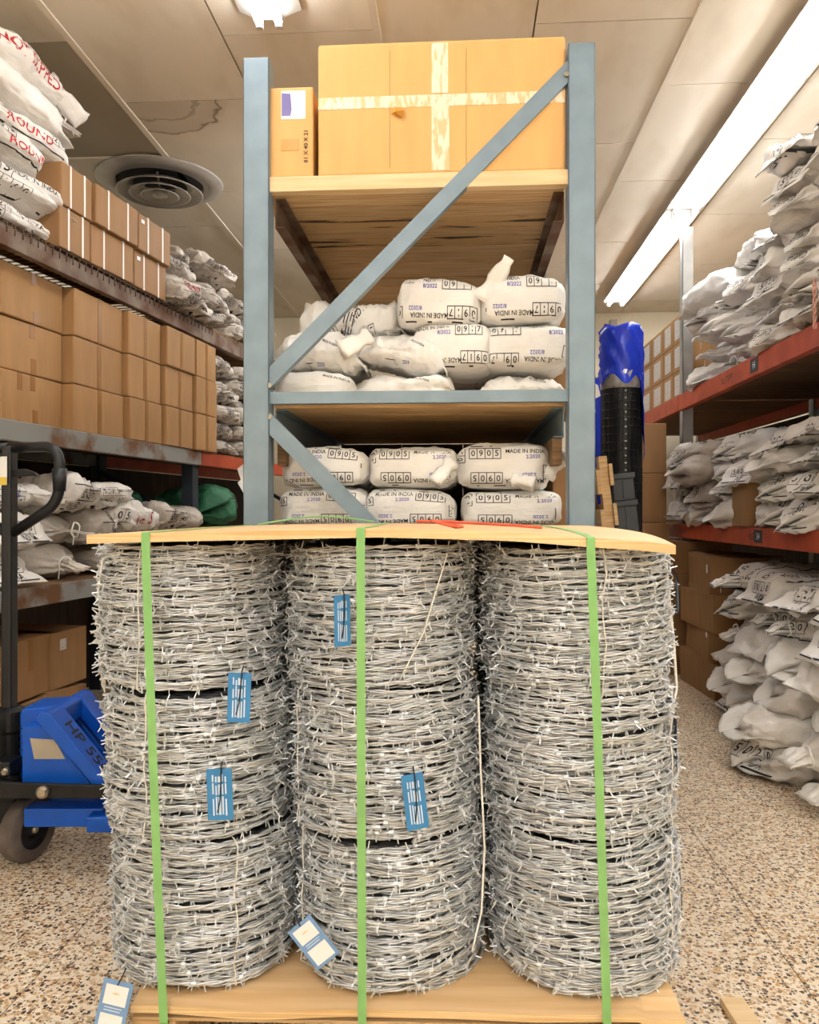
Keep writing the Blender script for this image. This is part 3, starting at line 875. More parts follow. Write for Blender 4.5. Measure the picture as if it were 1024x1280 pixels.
csack('brick2', 515, hb(1.178, ZL), ZL, 118, 60, 'white sack marked 0905, upper row middle, lower shelf of centre rack', [('b0905', '-y')], group=G1)
csack('brick0', 630, hb(1.176, ZL), ZL, 124, 62, 'white sack marked 0905, upper row right, lower shelf of centre rack', [('b0905', '-y')], group=G1)
G2 = 'white sacks on the upper shelf of the centre rack'
s0 = 1.4562
csack('pillow0', 655, hb(s0, ZL), ZL, 128, 52, 'plain white sack under the two 0917 sacks, front right of upper shelf', [('bblank', '-y')], group=G2)
csack('pillow1', 503, hb(s0, ZL), ZL, 146, 50, 'low white sack lying at the front middle of the upper shelf', [('bblank', '-y')], group=G2)
csack('brick3', 388, hb(s0, ZL), ZL, 108, 46, 'low white sack at the front left of upper shelf beside left upright', [('bblank', '-y')], group=G2)
csack('pillow3', 394, hb(s0 + .100, ZL), ZL + .02, 120, 60, 'white sack on the front left pile, under the long diagonal brace', [('bblank', '-y')], group=G2)
csack('pillow2', 499, hb(s0 + .115, ZL), ZL + .01, 116, 56, 'white sack with folded top in the middle of the upper shelf pile', [('bblank', '-y')], group=G2, tilt=(0, .16))
csack('crumple0', 440, hb(s0 + .20, ZL + .16), ZL + .16, 136, 66, 'crumpled white sack with black print at the back of the left pile', [('bmess', '-y'), ('bmess', 'z')], group=G2, tilt=(0, -.10))
csack('brick0', 566, hb(s0 + .112, ZL), ZL + .02, 106, 66, 'white sack marked 0917, middle row left of two, upper shelf', [('b0917', '-y')], group=G2)
csack('brick2', 660, hb(s0 + .116, ZL), ZL + .01, 114, 66, 'white sack marked 0917, middle row right of two, upper shelf', [('b0917l', '-y')], group=G2)
csack('brick1', 548, hb(s0 + .258, ZL), ZL + .02, 114, 69, 'white sack marked 0917, top row left of two, upper shelf', [('b0917', '-y')], group=G2, tilt=(0, .03))
u2 = csack('brick3', 655, hb(s0 + .266, ZL), ZL + .01, 116, 68, 'white sack marked 0917 with upright twisted neck, top row right, upper shelf', [('b0917', '-y')], group=G2)
# twisted neck on that sack and tails on others
def neck(parent, base, tip, r0=.03, r1=.022, nm='sack_neck', m='sack_white', seed=0):
    b = MB(); n = 14; k = 9; v = []; f = []
    A = Vector(base); B = Vector(tip); d = (B - A); L = d.length; d.normalize()
    x = d.cross(Vector((0, 1, 0.2))).normalized(); y = d.cross(x)
    for i in range(k):
        t = i / (k - 1); r = r0 * (1 - t) + r1 * t if t < .8 else r1 * (1 + (t - .8) * .9)
        r *= .72 if .2 < t < .5 else 1
        for j in range(n):
            a = 2 * PI * j / n + t * 1.2
            rr = r * (1 + .3 * math.sin(a * 3 + seed) * (0.3 + t))
            v.append(A + d * (t * L) + x * (rr * math.cos(a)) + y * (rr * .6 * math.sin(a)))
    for i in range(k - 1):
        for j in range(n): f.append((i * n + j, i * n + (j + 1) % n, (i + 1) * n + (j + 1) % n, (i + 1) * n + j))
    f.append(tuple(range((k - 1) * n, k * n))); f.append(tuple(range(n))[::-1])
    b.add(v, f)
    o = b.build(nm, M[m], None, smooth=True)
    o.parent = parent; o.matrix_parent_inverse = (Matrix.Translation(parent.location) @ parent.rotation_euler.to_matrix().to_4x4() @ Matrix.Diagonal((*parent.scale, 1))).inverted()
    return o
neck(u2, W(604, 376, 2.68), W(637, 322, 2.62), .046, .014)
SACK_OBJS = {o['label']: o for o in bpy.data.objects if o.get('category') == 'sack'}
a_ = SACK_OBJS['white sack marked 0905, upper row right, lower shelf of centre rack']
neck(a_, W(684, 596, 2.66), W(708, 566, 2.62), .03, .022, seed=2)
neck(a_, W(640, 600, 2.61), W(668, 606, 2.575), .025, .02, seed=3)
a_ = SACK_OBJS['white sack marked 0905, upper row middle, lower shelf of centre rack']
neck(a_, W(566, 578, 2.62), W(545, 604, 2.575), .028, .02, seed=4)
a_ = SACK_OBJS['white sack with folded top in the middle of the upper shelf pile']
neck(a_, W(462, 420, 2.62), W(428, 440, 2.58), .03, .028, seed=5)
for k, px in enumerate((400, 513, 640)):
    for r, zz in enumerate((1.043, 1.178)):
        q = W(px, 640, ZL)
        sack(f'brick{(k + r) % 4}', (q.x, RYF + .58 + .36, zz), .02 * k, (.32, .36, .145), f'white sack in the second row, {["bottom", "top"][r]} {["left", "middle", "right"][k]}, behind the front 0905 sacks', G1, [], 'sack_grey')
for k, px in enumerate((560, 655)):
    for r, zz in enumerate((1.457, 1.60)):
        q = W(px, 640, ZL)
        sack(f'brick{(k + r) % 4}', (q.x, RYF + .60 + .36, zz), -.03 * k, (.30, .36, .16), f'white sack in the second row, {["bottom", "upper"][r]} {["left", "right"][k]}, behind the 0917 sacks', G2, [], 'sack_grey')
# brown carton peeping out behind the right end of the upper pile
p = W(709, 400, 2.86)
carton(.10, .30, .42, (p.x - .01, p.y + .16, 1.4565), 0, 'narrow brown carton upright behind the 0917 sacks by right upright', None, 'card_brown')
p = W(716, 640, 2.86)
carton(.07, .30, .22, (p.x - .035, p.y + .16, 1.0425), 0, 'narrow brown carton behind the lower 0905 sacks, by the right upright', None, 'card_brown')

# ================================================================== LEFT RACK (turned a little towards the aisle)
dl = Vector((.193 * CT - ST, .193 * ST + CT, 0)).normalized()      # along the rack
nl = Vector((dl.y, -dl.x, 0))                                         # towards the aisle
LROT = math.atan2(dl.y, dl.x)
def zL(p): return 2.2 / ((705 - p) / 1000)
def LR(z, depth, h): return C2W(-2.2 + .193 * z, z, h) - nl * depth
Lu = lambda z: (LR(z, 0, 0) - LR(2.2, 0, 0)).length
lr = empty('storage_rack', LR(2.2, 0, 0), (0, 0, LROT))       # local x along the rack, local y into it
tag(lr, 'rusty pallet rack along the left wall loaded with cartons and sacks', 'rack')
LD = .72
ends = [Lu(2.2), Lu(4.86), Lu(7.4)]
def beam(parent, x0, x1, z0, z1, m, y=0):
    b = MB(); b.box(x0, x1, y, y + .04, z0, z1)
    return b.build('load_beam', M[m], parent, bevel=.004)
for i, (a, b_) in enumerate(zip(ends[:-1], ends[1:])):
    mm = ('rust_beam', 'rust_grey', 'rust_grey') if i == 0 else ('rust_beam', 'orange_beam', 'orange_beam')
    for (z0, z1), m in zip(((2.15, 2.235), (1.384, 1.468), (.705, .79)), mm):
        beam(lr, a + .002, b_ - .002, z0, z1, m); beam(lr, a + .002, b_ - .002, z0, z1, m, LD - .04)
for x in ends:
    for y in (.012, LD - .09):
        b = MB(); w = .04
        b.box(x - w, x + w, y + .03, y + .034, 0, 2.26); b.box(x - w, x - w + .004, y + .03, y + .1, 0, 2.26); b.box(x + w - .004, x + w, y + .03, y + .1, 0, 2.26)
        b.build('upright', M['steel_dark'], lr)
    for z in (.35, 1.0, 1.7): MB().bar((x, .06, z), (x, LD - .05, z + .35), .03, .03).build('diagonal_brace', M['steel_dark'], lr)
# steel decks for the two lower levels, wire deck on top
for z in (1.468, .79):
    x = ends[0] + .01
    while x < ends[-1] - .1:
        MB().box(x, x + .196, .002, LD - .002, z - .016, z + .0005).build('deck_plank', M['wood_old'], lr, bevel=.001)
        x += .2
wd = MB()
x = ends[0]
while x < Lu(5.0):
    wd.tube([(x, -.012, 2.2), (x, -.014, 2.243), (x, 0, 2.25), (x, LD, 2.25)], .0028, 5); x += .048
for y in (-.012, .02, .12, .24, .36, .48, .60, .70):
    wd.tube([(ends[0], y, 2.252 if y > 0 else 2.243), (Lu(5.0), y, 2.252 if y > 0 else 2.243)], .0028, 5)
o = wd.build('wire_deck', M['wire_dark'], lr, smooth=True); o['kind'] = 'stuff'
x = Lu(5.0)
while x < ends[-1] - .1:
    MB().box(x + .004, x + .196, .002, LD - .002, 2.235, 2.255).build('deck_plank', M['wood_old'], lr, bevel=.001); x += .2

for x in np.arange(ends[0], ends[-1] - .3, .61):
    for z0, z1 in ((.02, .70), (.80, 1.38), (1.48, 2.14)):
        MB().box(x + .002, x + .608, LD + .002, LD + .012, z0, z1).build('shade_panel', M['shade_dark'], lr)  # added dark backing that gives the rack bays their deep shade
# cartons on the middle level
edges = [-68, 21, 99.6, 162.7, 204, 240, 266.5]
for c_ in range(6):
    z0, z1 = zL(edges[c_]), zL(edges[c_ + 1])
    for r in range(3):
        w = (LR(z1, 0, 0) - LR(z0, 0, 0)).length - .014
        hgt = .2165
        jit = random.uniform(-.012, .012) + (.02 if c_ == 0 else 0)
        out = [.0, .0, .03, .03, .02, .02][c_]
        p = LR((z0 + z1) / 2, .19 + [.13, .08, .04, .01, -.015, -.02][c_] + jit * .8, 1.4695 + r * (hgt + .0035) * .999)
        tw = .034
        tp = [(random.uniform(-.02, .02) + w * .03, hgt - random.uniform(.05, .075), hgt - .001, tw, 'tape'), (w * .03, .001, random.uniform(.05, .08), tw, 'tape')]
        if c_ >= 2: tp = [(0.0, .001, hgt - .001, tw, 'tape')]
        if (c_, r) in ((1, 0), ): tp.append((-.09, hgt - .075, hgt - .002, tw, 'tape'))
        o = carton(w, .38, hgt, p, LROT + random.uniform(-.02, .02), f'tan carton, {["lowest", "middle", "top"][r]} of the {NTH[c_]} stack from the near end, left rack middle shelf', 'tan cartons on the left rack middle shelf', 'card', tapes=tp, flaps=False)
# strapped cartons on the top level
cols_ = [(72, 112), (113, 165), (166, 206)]
for c_, (a, b_) in enumerate(cols_):
    z0, z1 = zL(a), zL(b_)
    for r in range(2):
        w = (LR(z1, 0, 0) - LR(z0, 0, 0)).length - .012
        p = LR((z0 + z1) / 2, .165 - (.05 if c_ else .02) * (r + .2) * .5, 2.2565 + r * .187)
        carton(w, .34, .185, p, LROT + random.uniform(-.04, .04), f'brown carton with white strapping, {["lower", "upper"][r]} of the {NTH[c_]} pair on top of the left rack', 'strapped brown cartons on top of the left rack', 'card_brown',
               straps=(-w * .22, w * .24), labels=([(-w * .38, .15, .028, .018, 'paper')] if c_ == 2 else []))
# cartons under the lowest level
for k, (px, py, z, w, d, h, lab) in enumerate([
        (60, 0, 3.85, .50, .42, .30, 'brown carton on the floor under the left rack, behind the blue pallet truck'),
        (112, 0, 4.20, .30, .42, .30, 'brown carton on the floor under left rack beside the barbed wire pallet'),
        (-10, 0, 3.45, .34, .42, .30, 'brown carton on the floor under the left rack, nearest the picture edge')]):
    z = zL(px) + (.0)
    carton(w, d, h, LR(z, .32, .001), LROT, lab, 'cartons under the left rack', 'card_brown', dent=.12, seed=k, tapes=[])
    if k < 2:
        carton(w * .96, d, .26, LR(z + .02, .33, h - .012), LROT + .05, ['brown carton with tape strip, upper of the pair under left rack behind pallet truck', 'brown carton, upper of the pair under left rack beside the wire pallet'][k], 'cartons under the left rack', 'card_brown', tapes=[(.02, .12, .259, .04, 'tape')] if k == 0 else [], labels=[(-.06, .2, .05, .05, 'paper_grey')] if k == 1 else [], dent=0)

# sacks: lower level
ENDF = LROT - PI / 2          # sack long axis runs into the rack, local +x points to the aisle
def rsack(z, depth, h, var, along, deep, hgt, label, prints, m, group, rot=0, tilt=(0, 0), endon=True):
    p = LR(z, depth, h)
    if endon: return sack(var, p, ENDF + rot, (deep, along, hgt), label, group, prints, m, tilt)
    return sack(var, p, LROT + rot, (along, deep, hgt), label, group, prints, m, tilt)
G3 = 'sacks on the lower shelf of the left rack'
def zat(p): return zL(p)
rsack(zat(40), .24, 1.10, 'pillow0', .58, .44, .185, 'white sack marked 0056 behind the pallet truck handle, topmost on its stack', [('num56', '-y')], 'sack', G3, 0, (0, 0), False)
rsack(zat(28), .26, .945, 'pillow1', .46, .54, .17, 'white sack under the 0056 sack, second from top, left rack lower shelf', [('end', 'x+'), ('tall', 'z')], 'sack', G3, .12)
rsack(zat(22), .27, .7905, 'pillow2', .46, .54, .165, 'white sack at the bottom of the stack under the 0056 sack', [('end', 'x+')], 'sack', G3, -.1)
rsack(zat(108), .28, .94, 'tied1', .36, .58, .18, 'plain dusty sack in second layer left of the plywood lid', [], 'sack_grey', G3, .1)
rsack(zat(104), .28, .7905, 'tied2', .38, .58, .17, 'plain dusty sack in bottom layer left of the wire coils', [], 'sack_grey', G3, -.15)
rsack(zat(124), .22, 1.085, 'crumple0', .50, .40, .17, 'crumpled white sack with black number boxes, right of the 0056 sack', [('dense', '-y')], 'sack', G3, .1, (0, .08), False)
rsack(zat(150), .20, 1.14, 'pillow3', .44, .38, .115, 'flat white sack with number boxes on top of the crumpled sacks', [('side', '-y')], 'sack', G3, -.06, (0, -.02), False)
rsack(zat(178), .2, .995, 'crumple1', .46, .40, .17, 'white sack with red lettering just above the plywood lid', [('red_small', '-y')], 'sack', G3, .0, (.1, .05), False)
rsack(zat(150), .24, .93, 'crumple1', .46, .42, .16, 'grey crumpled sack under the sack with red lettering', [('dense', '-y')], 'sack_grey', G3, .3, (0, 0), False)
rsack(zat(222), .2, .985, 'crumple0', .44, .4, .15, 'grey crumpled sack with black print between red lettered sack and post', [('dense', '-y')], 'sack_grey', G3, .1, (0, .05), False)
rsack(zat(252), .2, .98, 'tied3', .5, .4, .16, 'grey sack with gathered end in front of the dark post', [], 'sack_grey', G3, .1, (0, .04), False)
for k, pz in enumerate((165, 215, 250)):
    rsack(zat(pz), .34, .7905, f'pillow{k}', .42, .6, .18, ['nearest', 'middle', 'farthest'][k] + ' of three hidden grey sacks in the bottom layer, left lower shelf behind the coils', [], 'sack_grey', G3)
rsack(zat(222), .5, 1.10, 'plump1', .55, .4, .19, 'dark green sack behind the grey sacks, left of the dark post', [('dense', '-y')], 'sack_green', G3, 0, (0, 0), False)
rsack(zat(287), .22, 1.02, 'plump0', .58, .5, .27, 'dark green bulging sack right of the dark post', [('dense', '-y')], 'sack_green', G3, .2, (0, 0), False)
rsack(zat(285), .3, .7905, 'pillow2', .5, .55, .23, 'dark green sack underneath the bulging green sack', [], 'sack_green', G3)
# sacks: near pile on the top level
G4 = 'sacks piled on top of the left rack'
zz = 2.2575
for k, (zc, dep, hh, var, pr, lab, ln) in enumerate([
        (3.22, .20, .150, 'pillow0', [('dense', '-y')], 'white sack at the bottom of the near pile on top of left rack', .84),
        (3.16, .19, .150, 'pillow1', [('side', '-y')], 'white sack with large black number boxes, second from bottom of near pile', .86),
        (3.20, .17, .150, 'tied2', [('mixed', '-y')], 'white sack with red and black lettering, third of near pile, tied end hanging', .88),
        (3.24, .20, .140, 'pillow2', [('mixed', '-y')], 'white sack with small red lettering, fourth from bottom of near pile', .80),
        (3.20, .19, .155, 'pillow3', [], 'plain cream sack second from the top of near pile, left rack', .84),
        (3.40, .19, .170, 'tied3', [('side_red', '-y')], 'topmost sack with long red lettering and tied neck, left rack near pile', .92)]):
    rsack(zc, dep, zz, var, ln, .42, hh, lab, pr, 'sack', G4, random.uniform(-.05, .05), (0, .02), False)
    zz += hh * .83
SACK_OBJS = {o['label']: o for o in bpy.data.objects if o.get('category') == 'sack'}
a_ = SACK_OBJS['topmost sack with long red lettering and tied neck, left rack near pile']
bpy.context.view_layer.update()
neck(a_, W(58, 100, 3.52), W(104, 152, 3.60), .05, .034, seed=6, m='sack')
# far sacks on the top level
for c_, z in enumerate((4.62, 5.02, 5.42, 5.8)):
    for r in range(4 if c_ < 2 else 3):
        var = ['crumple0', 'pillow1', 'crumple1', 'tied2'][(c_ + r) % 4]
        rsack(z + random.uniform(-.03, .03), .2 + random.uniform(-.06, .06), 2.257 + r * .098, var, .44, .46, .12,
              f'greyish printed sack, {ORD[r]} layer of the {NTH[c_]} pile past the strapped cartons, left rack', [([('dense', '-y'), ('mixed', '-y'), ('side', '-y')][(c_ * 2 + r) % 3])], 'sack_grey', G4, random.uniform(-.3, .3), (random.uniform(-.05, .1), random.uniform(-.1, .1)), False)
for c_, z in enumerate((5.2, 5.56)):
    for r in range(6):
        var = ['pillow0', 'crumple1', 'pillow3', 'crumple0'][(c_ + r) % 4]
        rsack(z + random.uniform(-.03, .03), .2 + random.uniform(-.04, .04), 1.469 + r * .103, var, .38, .46, .125,
              f'dark dusty sack, {ORD[r]} layer of the {NTH[c_]} pile past the tan cartons, left rack', [('dense', '-y')], 'sack_grey', 'dusty sacks past the tan cartons', random.uniform(-.2, .2), (0, random.uniform(-.06, .06)), False)

# ================================================================== RIGHT RACK
XR = 1.51
rr = empty('storage_rack', (XR, 2.55, 0), (0, 0, 0))
tag(rr, 'orange beamed pallet rack along the right wall loaded with white sacks', 'rack')
RD = .95
def zR(p): return 1.51 / ((p - 512) * .000998 - .0628)
def YR(p):
    z = zR(p); return z * (CT + (p - 512) / 1000 * ST)
ry = [2.55, YR(848), 8.3]
for i in range(2):
    for z0, z1 in ((1.80, 1.905), (.925, 1.022)):
        for x in (0, RD - .045):
            b = MB().box(x, x + .045, ry[i] - 2.55 + .002, ry[i + 1] - 2.55 - .002, z0, z1)
            lb = b.build('load_beam', M['orange_beam'], rr, bevel=.003)
            if x == 0 and i == 0:
                pyc = YR(943) if z0 > 1.5 else YR(948)
                tgx = MB().box(-.0015, .0005, pyc - 2.55 - .055, pyc - 2.55 + .055, z0 + .018, z1 - .014).build('sign_plate', M['ink_soft'], lb)
                P_ = Print().text('H', 0, .0, .05, 0, 0) if z0 > 1.5 else Print().text('24', 0, 0, .045, 0, 0)
                P_.flat('plate_print', [M['tag_print']], lb, Matrix(((0, 0, -1, -.0022), (-1, 0, 0, pyc - 2.55), (0, 1, 0, (z0 + z1) / 2 + .002), (0, 0, 0, 1))))
                Print().text('XL 7 SW' if z0 > 1.5 else 'KG  78', 0, 0, .05, .06).flat('pen_marking', [M['ink_soft']], lb, Matrix(((0, 0, -1, -.0008), (-1, 0, 0, pyc - 2.55 + (.42 if z0 > 1.5 else .05)), (0, 1, 0, (z0 + z1) / 2), (0, 0, 0, 1))))
        # boards across the rack
        y = ry[i] - 2.55 + .03
        while y < ry[i + 1] - 2.55 - .12:
            MB().box(.046, RD - .046, y, y + .115, z1 - .035, z1 - .012 + .0115).build('deck_plank', M['wood_old'], rr, bevel=.001); y += .122
for yy in ry:
    for x in (-.025, RD - .1):
        b = MB(); y = yy - 2.55; h = 3.06 if yy > 5 else 2.4
        b.box(x + .045, x + .049, y - .04, y + .04, 0, h); b.box(x + .045, x + .115, y - .04, y - .036, 0, h); b.box(x + .045, x + .115, y + .036, y + .04, 0, h)
        b.build('upright', M['post_grey'] if yy > 5 else M['steel_dark'], rr)

for y in np.arange(0, ry[-1] - 2.6, .61):
    for z0, z1 in ((.02, .92), (1.03, 1.79)):
        MB().box(RD + .002, RD + .012, y + .002, y + .608, z0, z1).build('shade_panel', M['shade_dark'], rr)  # dark sheets added in place of shade behind the lower two levels

def ysack(Y, xf, h, var, along, deep, hgt, label, prints, m, group, rot=0, tilt=(0, 0), endon=True):
    """xf: x of the aisle-side end; endon: long axis points into the rack"""
    if endon: return sack(var, (XR + xf + deep / 2, Y, h), PI + rot, (deep, along, hgt), label, group, prints, m, tilt)
    return sack(var, (XR + xf + deep / 2, Y, h), -PI / 2 + rot, (along, deep, hgt), label, group, prints, m, tilt)
rnd = random.Random(5)
# upper level: six stacks, far to near
G5 = 'white sacks on the upper shelf of the right rack'
ycs = [5.22, 4.83, 4.44, 4.04, 3.62, 3.2]
for c_, Y in enumerate(ycs):
    nl_ = [4, 4, 5, 5, 7, 7][c_]; h = 1.914; sh = .135
    for r in range(nl_):
        near = c_ >= 3
        kind = rnd.choice(['tied', 'plump', 'plump']) if not near else rnd.choice(['pillow', 'crumple', 'plump', 'plump'])
        var = f'{kind}{rnd.randrange(dict(crumple=2, plump=5).get(kind, 4))}'
        pr = []
        if near or r > 2: pr = [rnd.choice([('end', 'x+'), ('end', 'x+')]), rnd.choice([('tall', 'z'), ('big', 'z')])]
        deep = .6
        xf = rnd.uniform(-.06, .02) - (.08 if c_ >= 4 and r > 3 else 0)
        ysack(Y + rnd.uniform(-.03, .03), xf, h, var, .44, deep, sh + .035, f'white woven sack, {ORD[r]} layer of {NTH[c_]} stack from the far end, right upper shelf', pr, 'sack', G5, rnd.uniform(-.14, .14), (rnd.uniform(-.08, .08), rnd.uniform(-.04, .08)))
        h += sh * .86
ysack(5.05, -.06, 1.906 + 4 * .116, 'pillow3', .82, .5, .18, 'big plain white sack on top of the two farthest stacks, right upper shelf', [], 'sack_white', G5, .05, (0, 0), False)
ysack(4.42, -.02, 1.906 + 5 * .112, 'pillow0', .62, .5, .17, 'plain white sack on top of the third stack, right upper shelf', [], 'sack_white', G5, -.1, (0, .05), False)
# labelled cartons farther down the upper level
be = [5.70, 5.96, 6.24, 6.6, 7.0, 7.4]
for c_ in range(5):
    w = be[c_ + 1] - be[c_] - .01
    for r in range(3):
        carton(w, .45, .198, (XR + .045 + .225, (be[c_] + be[c_ + 1]) / 2, 1.9065 + r * .2), -PI / 2, f'yellow brown carton with white label, {["lowest", "middle", "top"][r]} of {NTH[c_]} stack past the upright, right rack', 'labelled cartons on the right upper shelf', 'card', labels=[(0, .1, w * .6, .14, 'paper_grey')], flaps=False)
# middle level
G6 = 'white sacks on the middle shelf of the right rack'
ycs = [5.12, 4.72, 4.06, 3.62, 3.2]
for c_, Y in enumerate(ycs):
    nl_ = [4, 4, 4, 4, 4][c_]; h = 1.032
    for r in range(nl_):
        sh = .15
        kind = rnd.choice(['pillow', 'plump', 'plump']); var = f'{kind}{rnd.randrange(4)}'
        pr = [('big' if r == nl_ - 1 else 'tall', 'z')]
        if r in (1, 3) or c_ > 2: pr.append(('end', 'x+'))
        xf = rnd.uniform(-.05, .01) - (.14 if (c_ == 0 and r in (2, 3)) else 0)
        ysack(Y + rnd.uniform(-.03, .03), xf, h, var, .45, .6, sh + .035, f'white woven sack, {ORD[r]} layer of {NTH[c_]} stack from the far end, right middle shelf', pr, 'sack' if c_ else 'sack_grey', G6, rnd.uniform(-.2, .2), (rnd.uniform(-.08, .08), rnd.uniform(-.02, .14)))
        h += sh * .84
carton(.22, .30, .235, (XR + .13, 4.385, 1.0225), -PI / 2, 'small brown carton standing between sacks on the right middle shelf', None, 'card_brown')
ysack(4.38, -.06, 1.262, 'pillow2', .46, .6, .15, 'white sack with flat print lying over the small brown carton, right middle shelf', [('big', 'z'), ('end', 'x+')], 'sack', G6, .1, (0, .1))
ysack(5.42, -.14, 1.40, 'tied1', .30, .5, .16, 'sack with wide flared end sticking out farthest left on right middle shelf', [], 'sack', G6, .2, (0, .05))
ysack(5.42, -.10, 1.02, 'crumple1', .36, .5, .19, 'crumpled sack drooping over the beam end, right middle shelf', [('end', 'x+')], 'sack_grey', G6, .1, (0, -.05))
ysack(5.42, -.12, 1.20, 'crumple0', .36, .5, .19, 'dusty crumpled sack above the drooping sack, right middle shelf', [('end', 'x+')], 'sack_grey', G6, .1, (0, -.05))
# floor sacks
G7 = 'white sacks piled on the floor under the right rack'
ycs = [4.42, 3.98, 3.52, 3.05]
for c_, Y in enumerate(ycs):
    nl_ = [6, 6, 6, 6][c_]; h = .0008
    for r in range(nl_):
        sh = .152
        kind = rnd.choice(['pillow', 'tied', 'plump', 'plump', 'plump']); var = f'{kind}{rnd.randrange(4)}'
        pr = [('tall', 'z'), ('end', 'x+')] if (r >= 4 or rnd.random() < .3) else []
        xf = rnd.uniform(-.16, -.06) - (.06 if c_ > 1 else 0) - (.12 if (c_ >= 2 and r < 2) else 0)
        ysack(Y + rnd.uniform(-.03, .03), xf, h, var, .47, .62, sh + .035, f'white woven sack, {ORD[r]} layer of {NTH[c_]} stack from the cartons, floor at right', pr, 'sack', G7, rnd.uniform(-.18, .18), (rnd.uniform(-.06, .06) if r else 0, rnd.uniform(0, .08) if r else 0))
        h += sh * .86
# stacked crushed cartons on the floor
zc = .0005
for k, (hh, dn, ox) in enumerate(((.215, .10, 0), (.2, .22, .03), (.225, .06, .0), (.24, .16, .06))):
    carton(.62, .42, hh, (XR - .045 + .21 + ox * .6, 5.08 + ox, zc), -PI / 2 + (.05, -.06, .03, -.08)[k], f'crushed brown carton, {["bottom", "second", "third", "top"][k]} of four stacked on the floor at right', 'crushed cartons under the right rack', 'card_brown', dent=dn, seed=10 + k, labels=[(.25, .15, .03, .05, 'paper')] if k in (1, 3) else [])
    zc += hh * (1 - dn * .25) - .004
for k in range(4):
    carton(.55, .42, .225, (XR - .10 + .21, 5.78, .0005 + .226 * k), -PI / 2, f'brown carton, {["bottom", "second", "third", "top"][k]} of the rear stack behind the crushed cartons', 'cartons behind the crushed cartons', 'card_brown')
# red and white twine hanging from the upper shelf
p = W(1019, 415, 3.28)
tw = MB()
for q in range(2):
    tw.tube([(.006 * math.sin(i * 1.1 + q * PI), .006 * math.cos(i * 1.1 + q * PI), -.012 * i) for i in range(18)], .004, 5)
tag(tw.build('twine', M['pink_twine'], None, (1.445, 3.36, 2.05), smooth=True), 'faded red and white twine hanging from the right upper shelf sacks', 'twine')

# ================================================================== BEHIND THE RACK: ROLLS, CRATES, PALLET
p = W(777, 640, 4.3)
roll = empty('mesh_roll', (p.x, p.y, 0))
tag(roll, 'tall black plastic mesh roll wrapped at the top in blue film', 'roll')
b = MB(); b.lathe([(.100, 0), (.104, .3), (.1, 1.0), (.102, 1.76), (.098, 2.0)], 28)
b.build('roll_core', M['black_mesh'], roll, smooth=True)
b = MB()
for k in range(40):
    z = .05 + k * .043
    b.tube([(.106 * math.cos(a), .106 * math.sin(a), z) for a in np.linspace(0, 2 * PI, 19)[:-1]], .0022, 4, closed=True)
for k in range(26):
    a = 2 * PI * k / 26
    b.tube([(.106 * math.cos(a), .106 * math.sin(a), .05), (.106 * math.cos(a), .106 * math.sin(a), 1.77)], .0022, 4)
o = b.build('mesh_net', M['black_mesh'], roll); o['kind'] = 'stuff'
b = MB()
for k in range(44):
    z = .1 + k * .038
    b.box(-.004, .005, -.112, -.104, z, z + .008)
o = b.build('seam_knots', M['silver'], roll); o['kind'] = 'stuff'
b = MB(); v = []; f = []; n = 36
hs = np.linspace(1.55, 2.09, 14)
for i, z in enumerate(hs):
    for j in range(n):
        a = 2 * PI * j / n
        low_ = 1.80 - .42 * max(0, math.cos(a + .12)) ** 8 + .03 * math.sin(a * 5)
        zz_ = low_ + (2.09 - low_) * i / 13
        r = .113 + .006 * math.sin(a * 7 + i) + .004 * math.sin(a * 13 - i * 2) + (.006 if i < 2 else 0)
        if i == 13: r *= .92; zz_ += .012 * math.sin(a * 4)
        v.append((r * math.cos(a), r * math.sin(a), zz_))
for i in range(13):
    for j in range(n): f.append((i * n + j, i * n + (j + 1) % n, (i + 1) * n + (j + 1) % n, (i + 1) * n + j))
f.append(tuple(range(13 * n, 14 * n)))
b.add(v, f); b.build('blue_wrap', M['blue_film'], roll, smooth=True)
b = MB(); b.lathe([(.108, 1.755), (.112, 1.77), (.111, 1.84), (.108, 1.85)], 28, cap=False); b.build('tape_band', M['silver'], roll, smooth=True)
p = W(757, 640, 4.85)
r2 = empty('mesh_roll', (p.x - .035, p.y, 0))
tag(r2, 'blue wrapped roll half hidden between right upright and the black roll', 'roll')
b = MB(); b.lathe([(.10, 0), (.105, .5), (.102, 1.2), (.104, 1.86), (.095, 1.9)], 24); b.build('blue_wrap', M['blue_film'], r2, smooth=True)
b = MB(); b.lathe([(.107, 1.2), (.109, 1.25), (.107, 1.3)], 24, cap=False); b.build('tape_band', M['silver'], r2, smooth=True)
# white film scrap on the right upright
p = W(750, 488, 2.62)
b = MB(); b.add([(-.012, 0, .04), (.022, -.012, .015), (.032, .0, -.018), (.012, .004, -.028), (.016, -.006, -.075), (.006, 0, -.04), (-.012, .006, -.03), (-.01, .012, .04), (.02, .0, .018), (.03, .012, -.016)], [(0, 1, 8, 7), (1, 2, 9, 8), (0, 7, 6), (0, 6, 3, 1), (1, 3, 2), (3, 6, 5), (3, 5, 4), (7, 8, 3, 6), (8, 9, 3)])
tag(b.build('film_scrap', M['paper'], None, (.375 + .041 + .012, p.y, p.z)), 'torn white film scrap stuck out beside the right upright', 'scrap')
p = W(308, 592, 2.62)
b = MB(); b.add([(.012, 0, .05), (-.03, -.01, .015), (-.022, .004, -.02), (-.03, -.006, -.03), (-.006, 0, -.075), (-.002, .004, -.035), (.012, .006, -.03), (.012, .012, .04), (-.02, .012, .01)], [(0, 7, 8, 1), (0, 1, 2, 6), (2, 3, 4, 5), (2, 5, 6), (0, 6, 7), (1, 8, 2), (8, 7, 6, 2)])
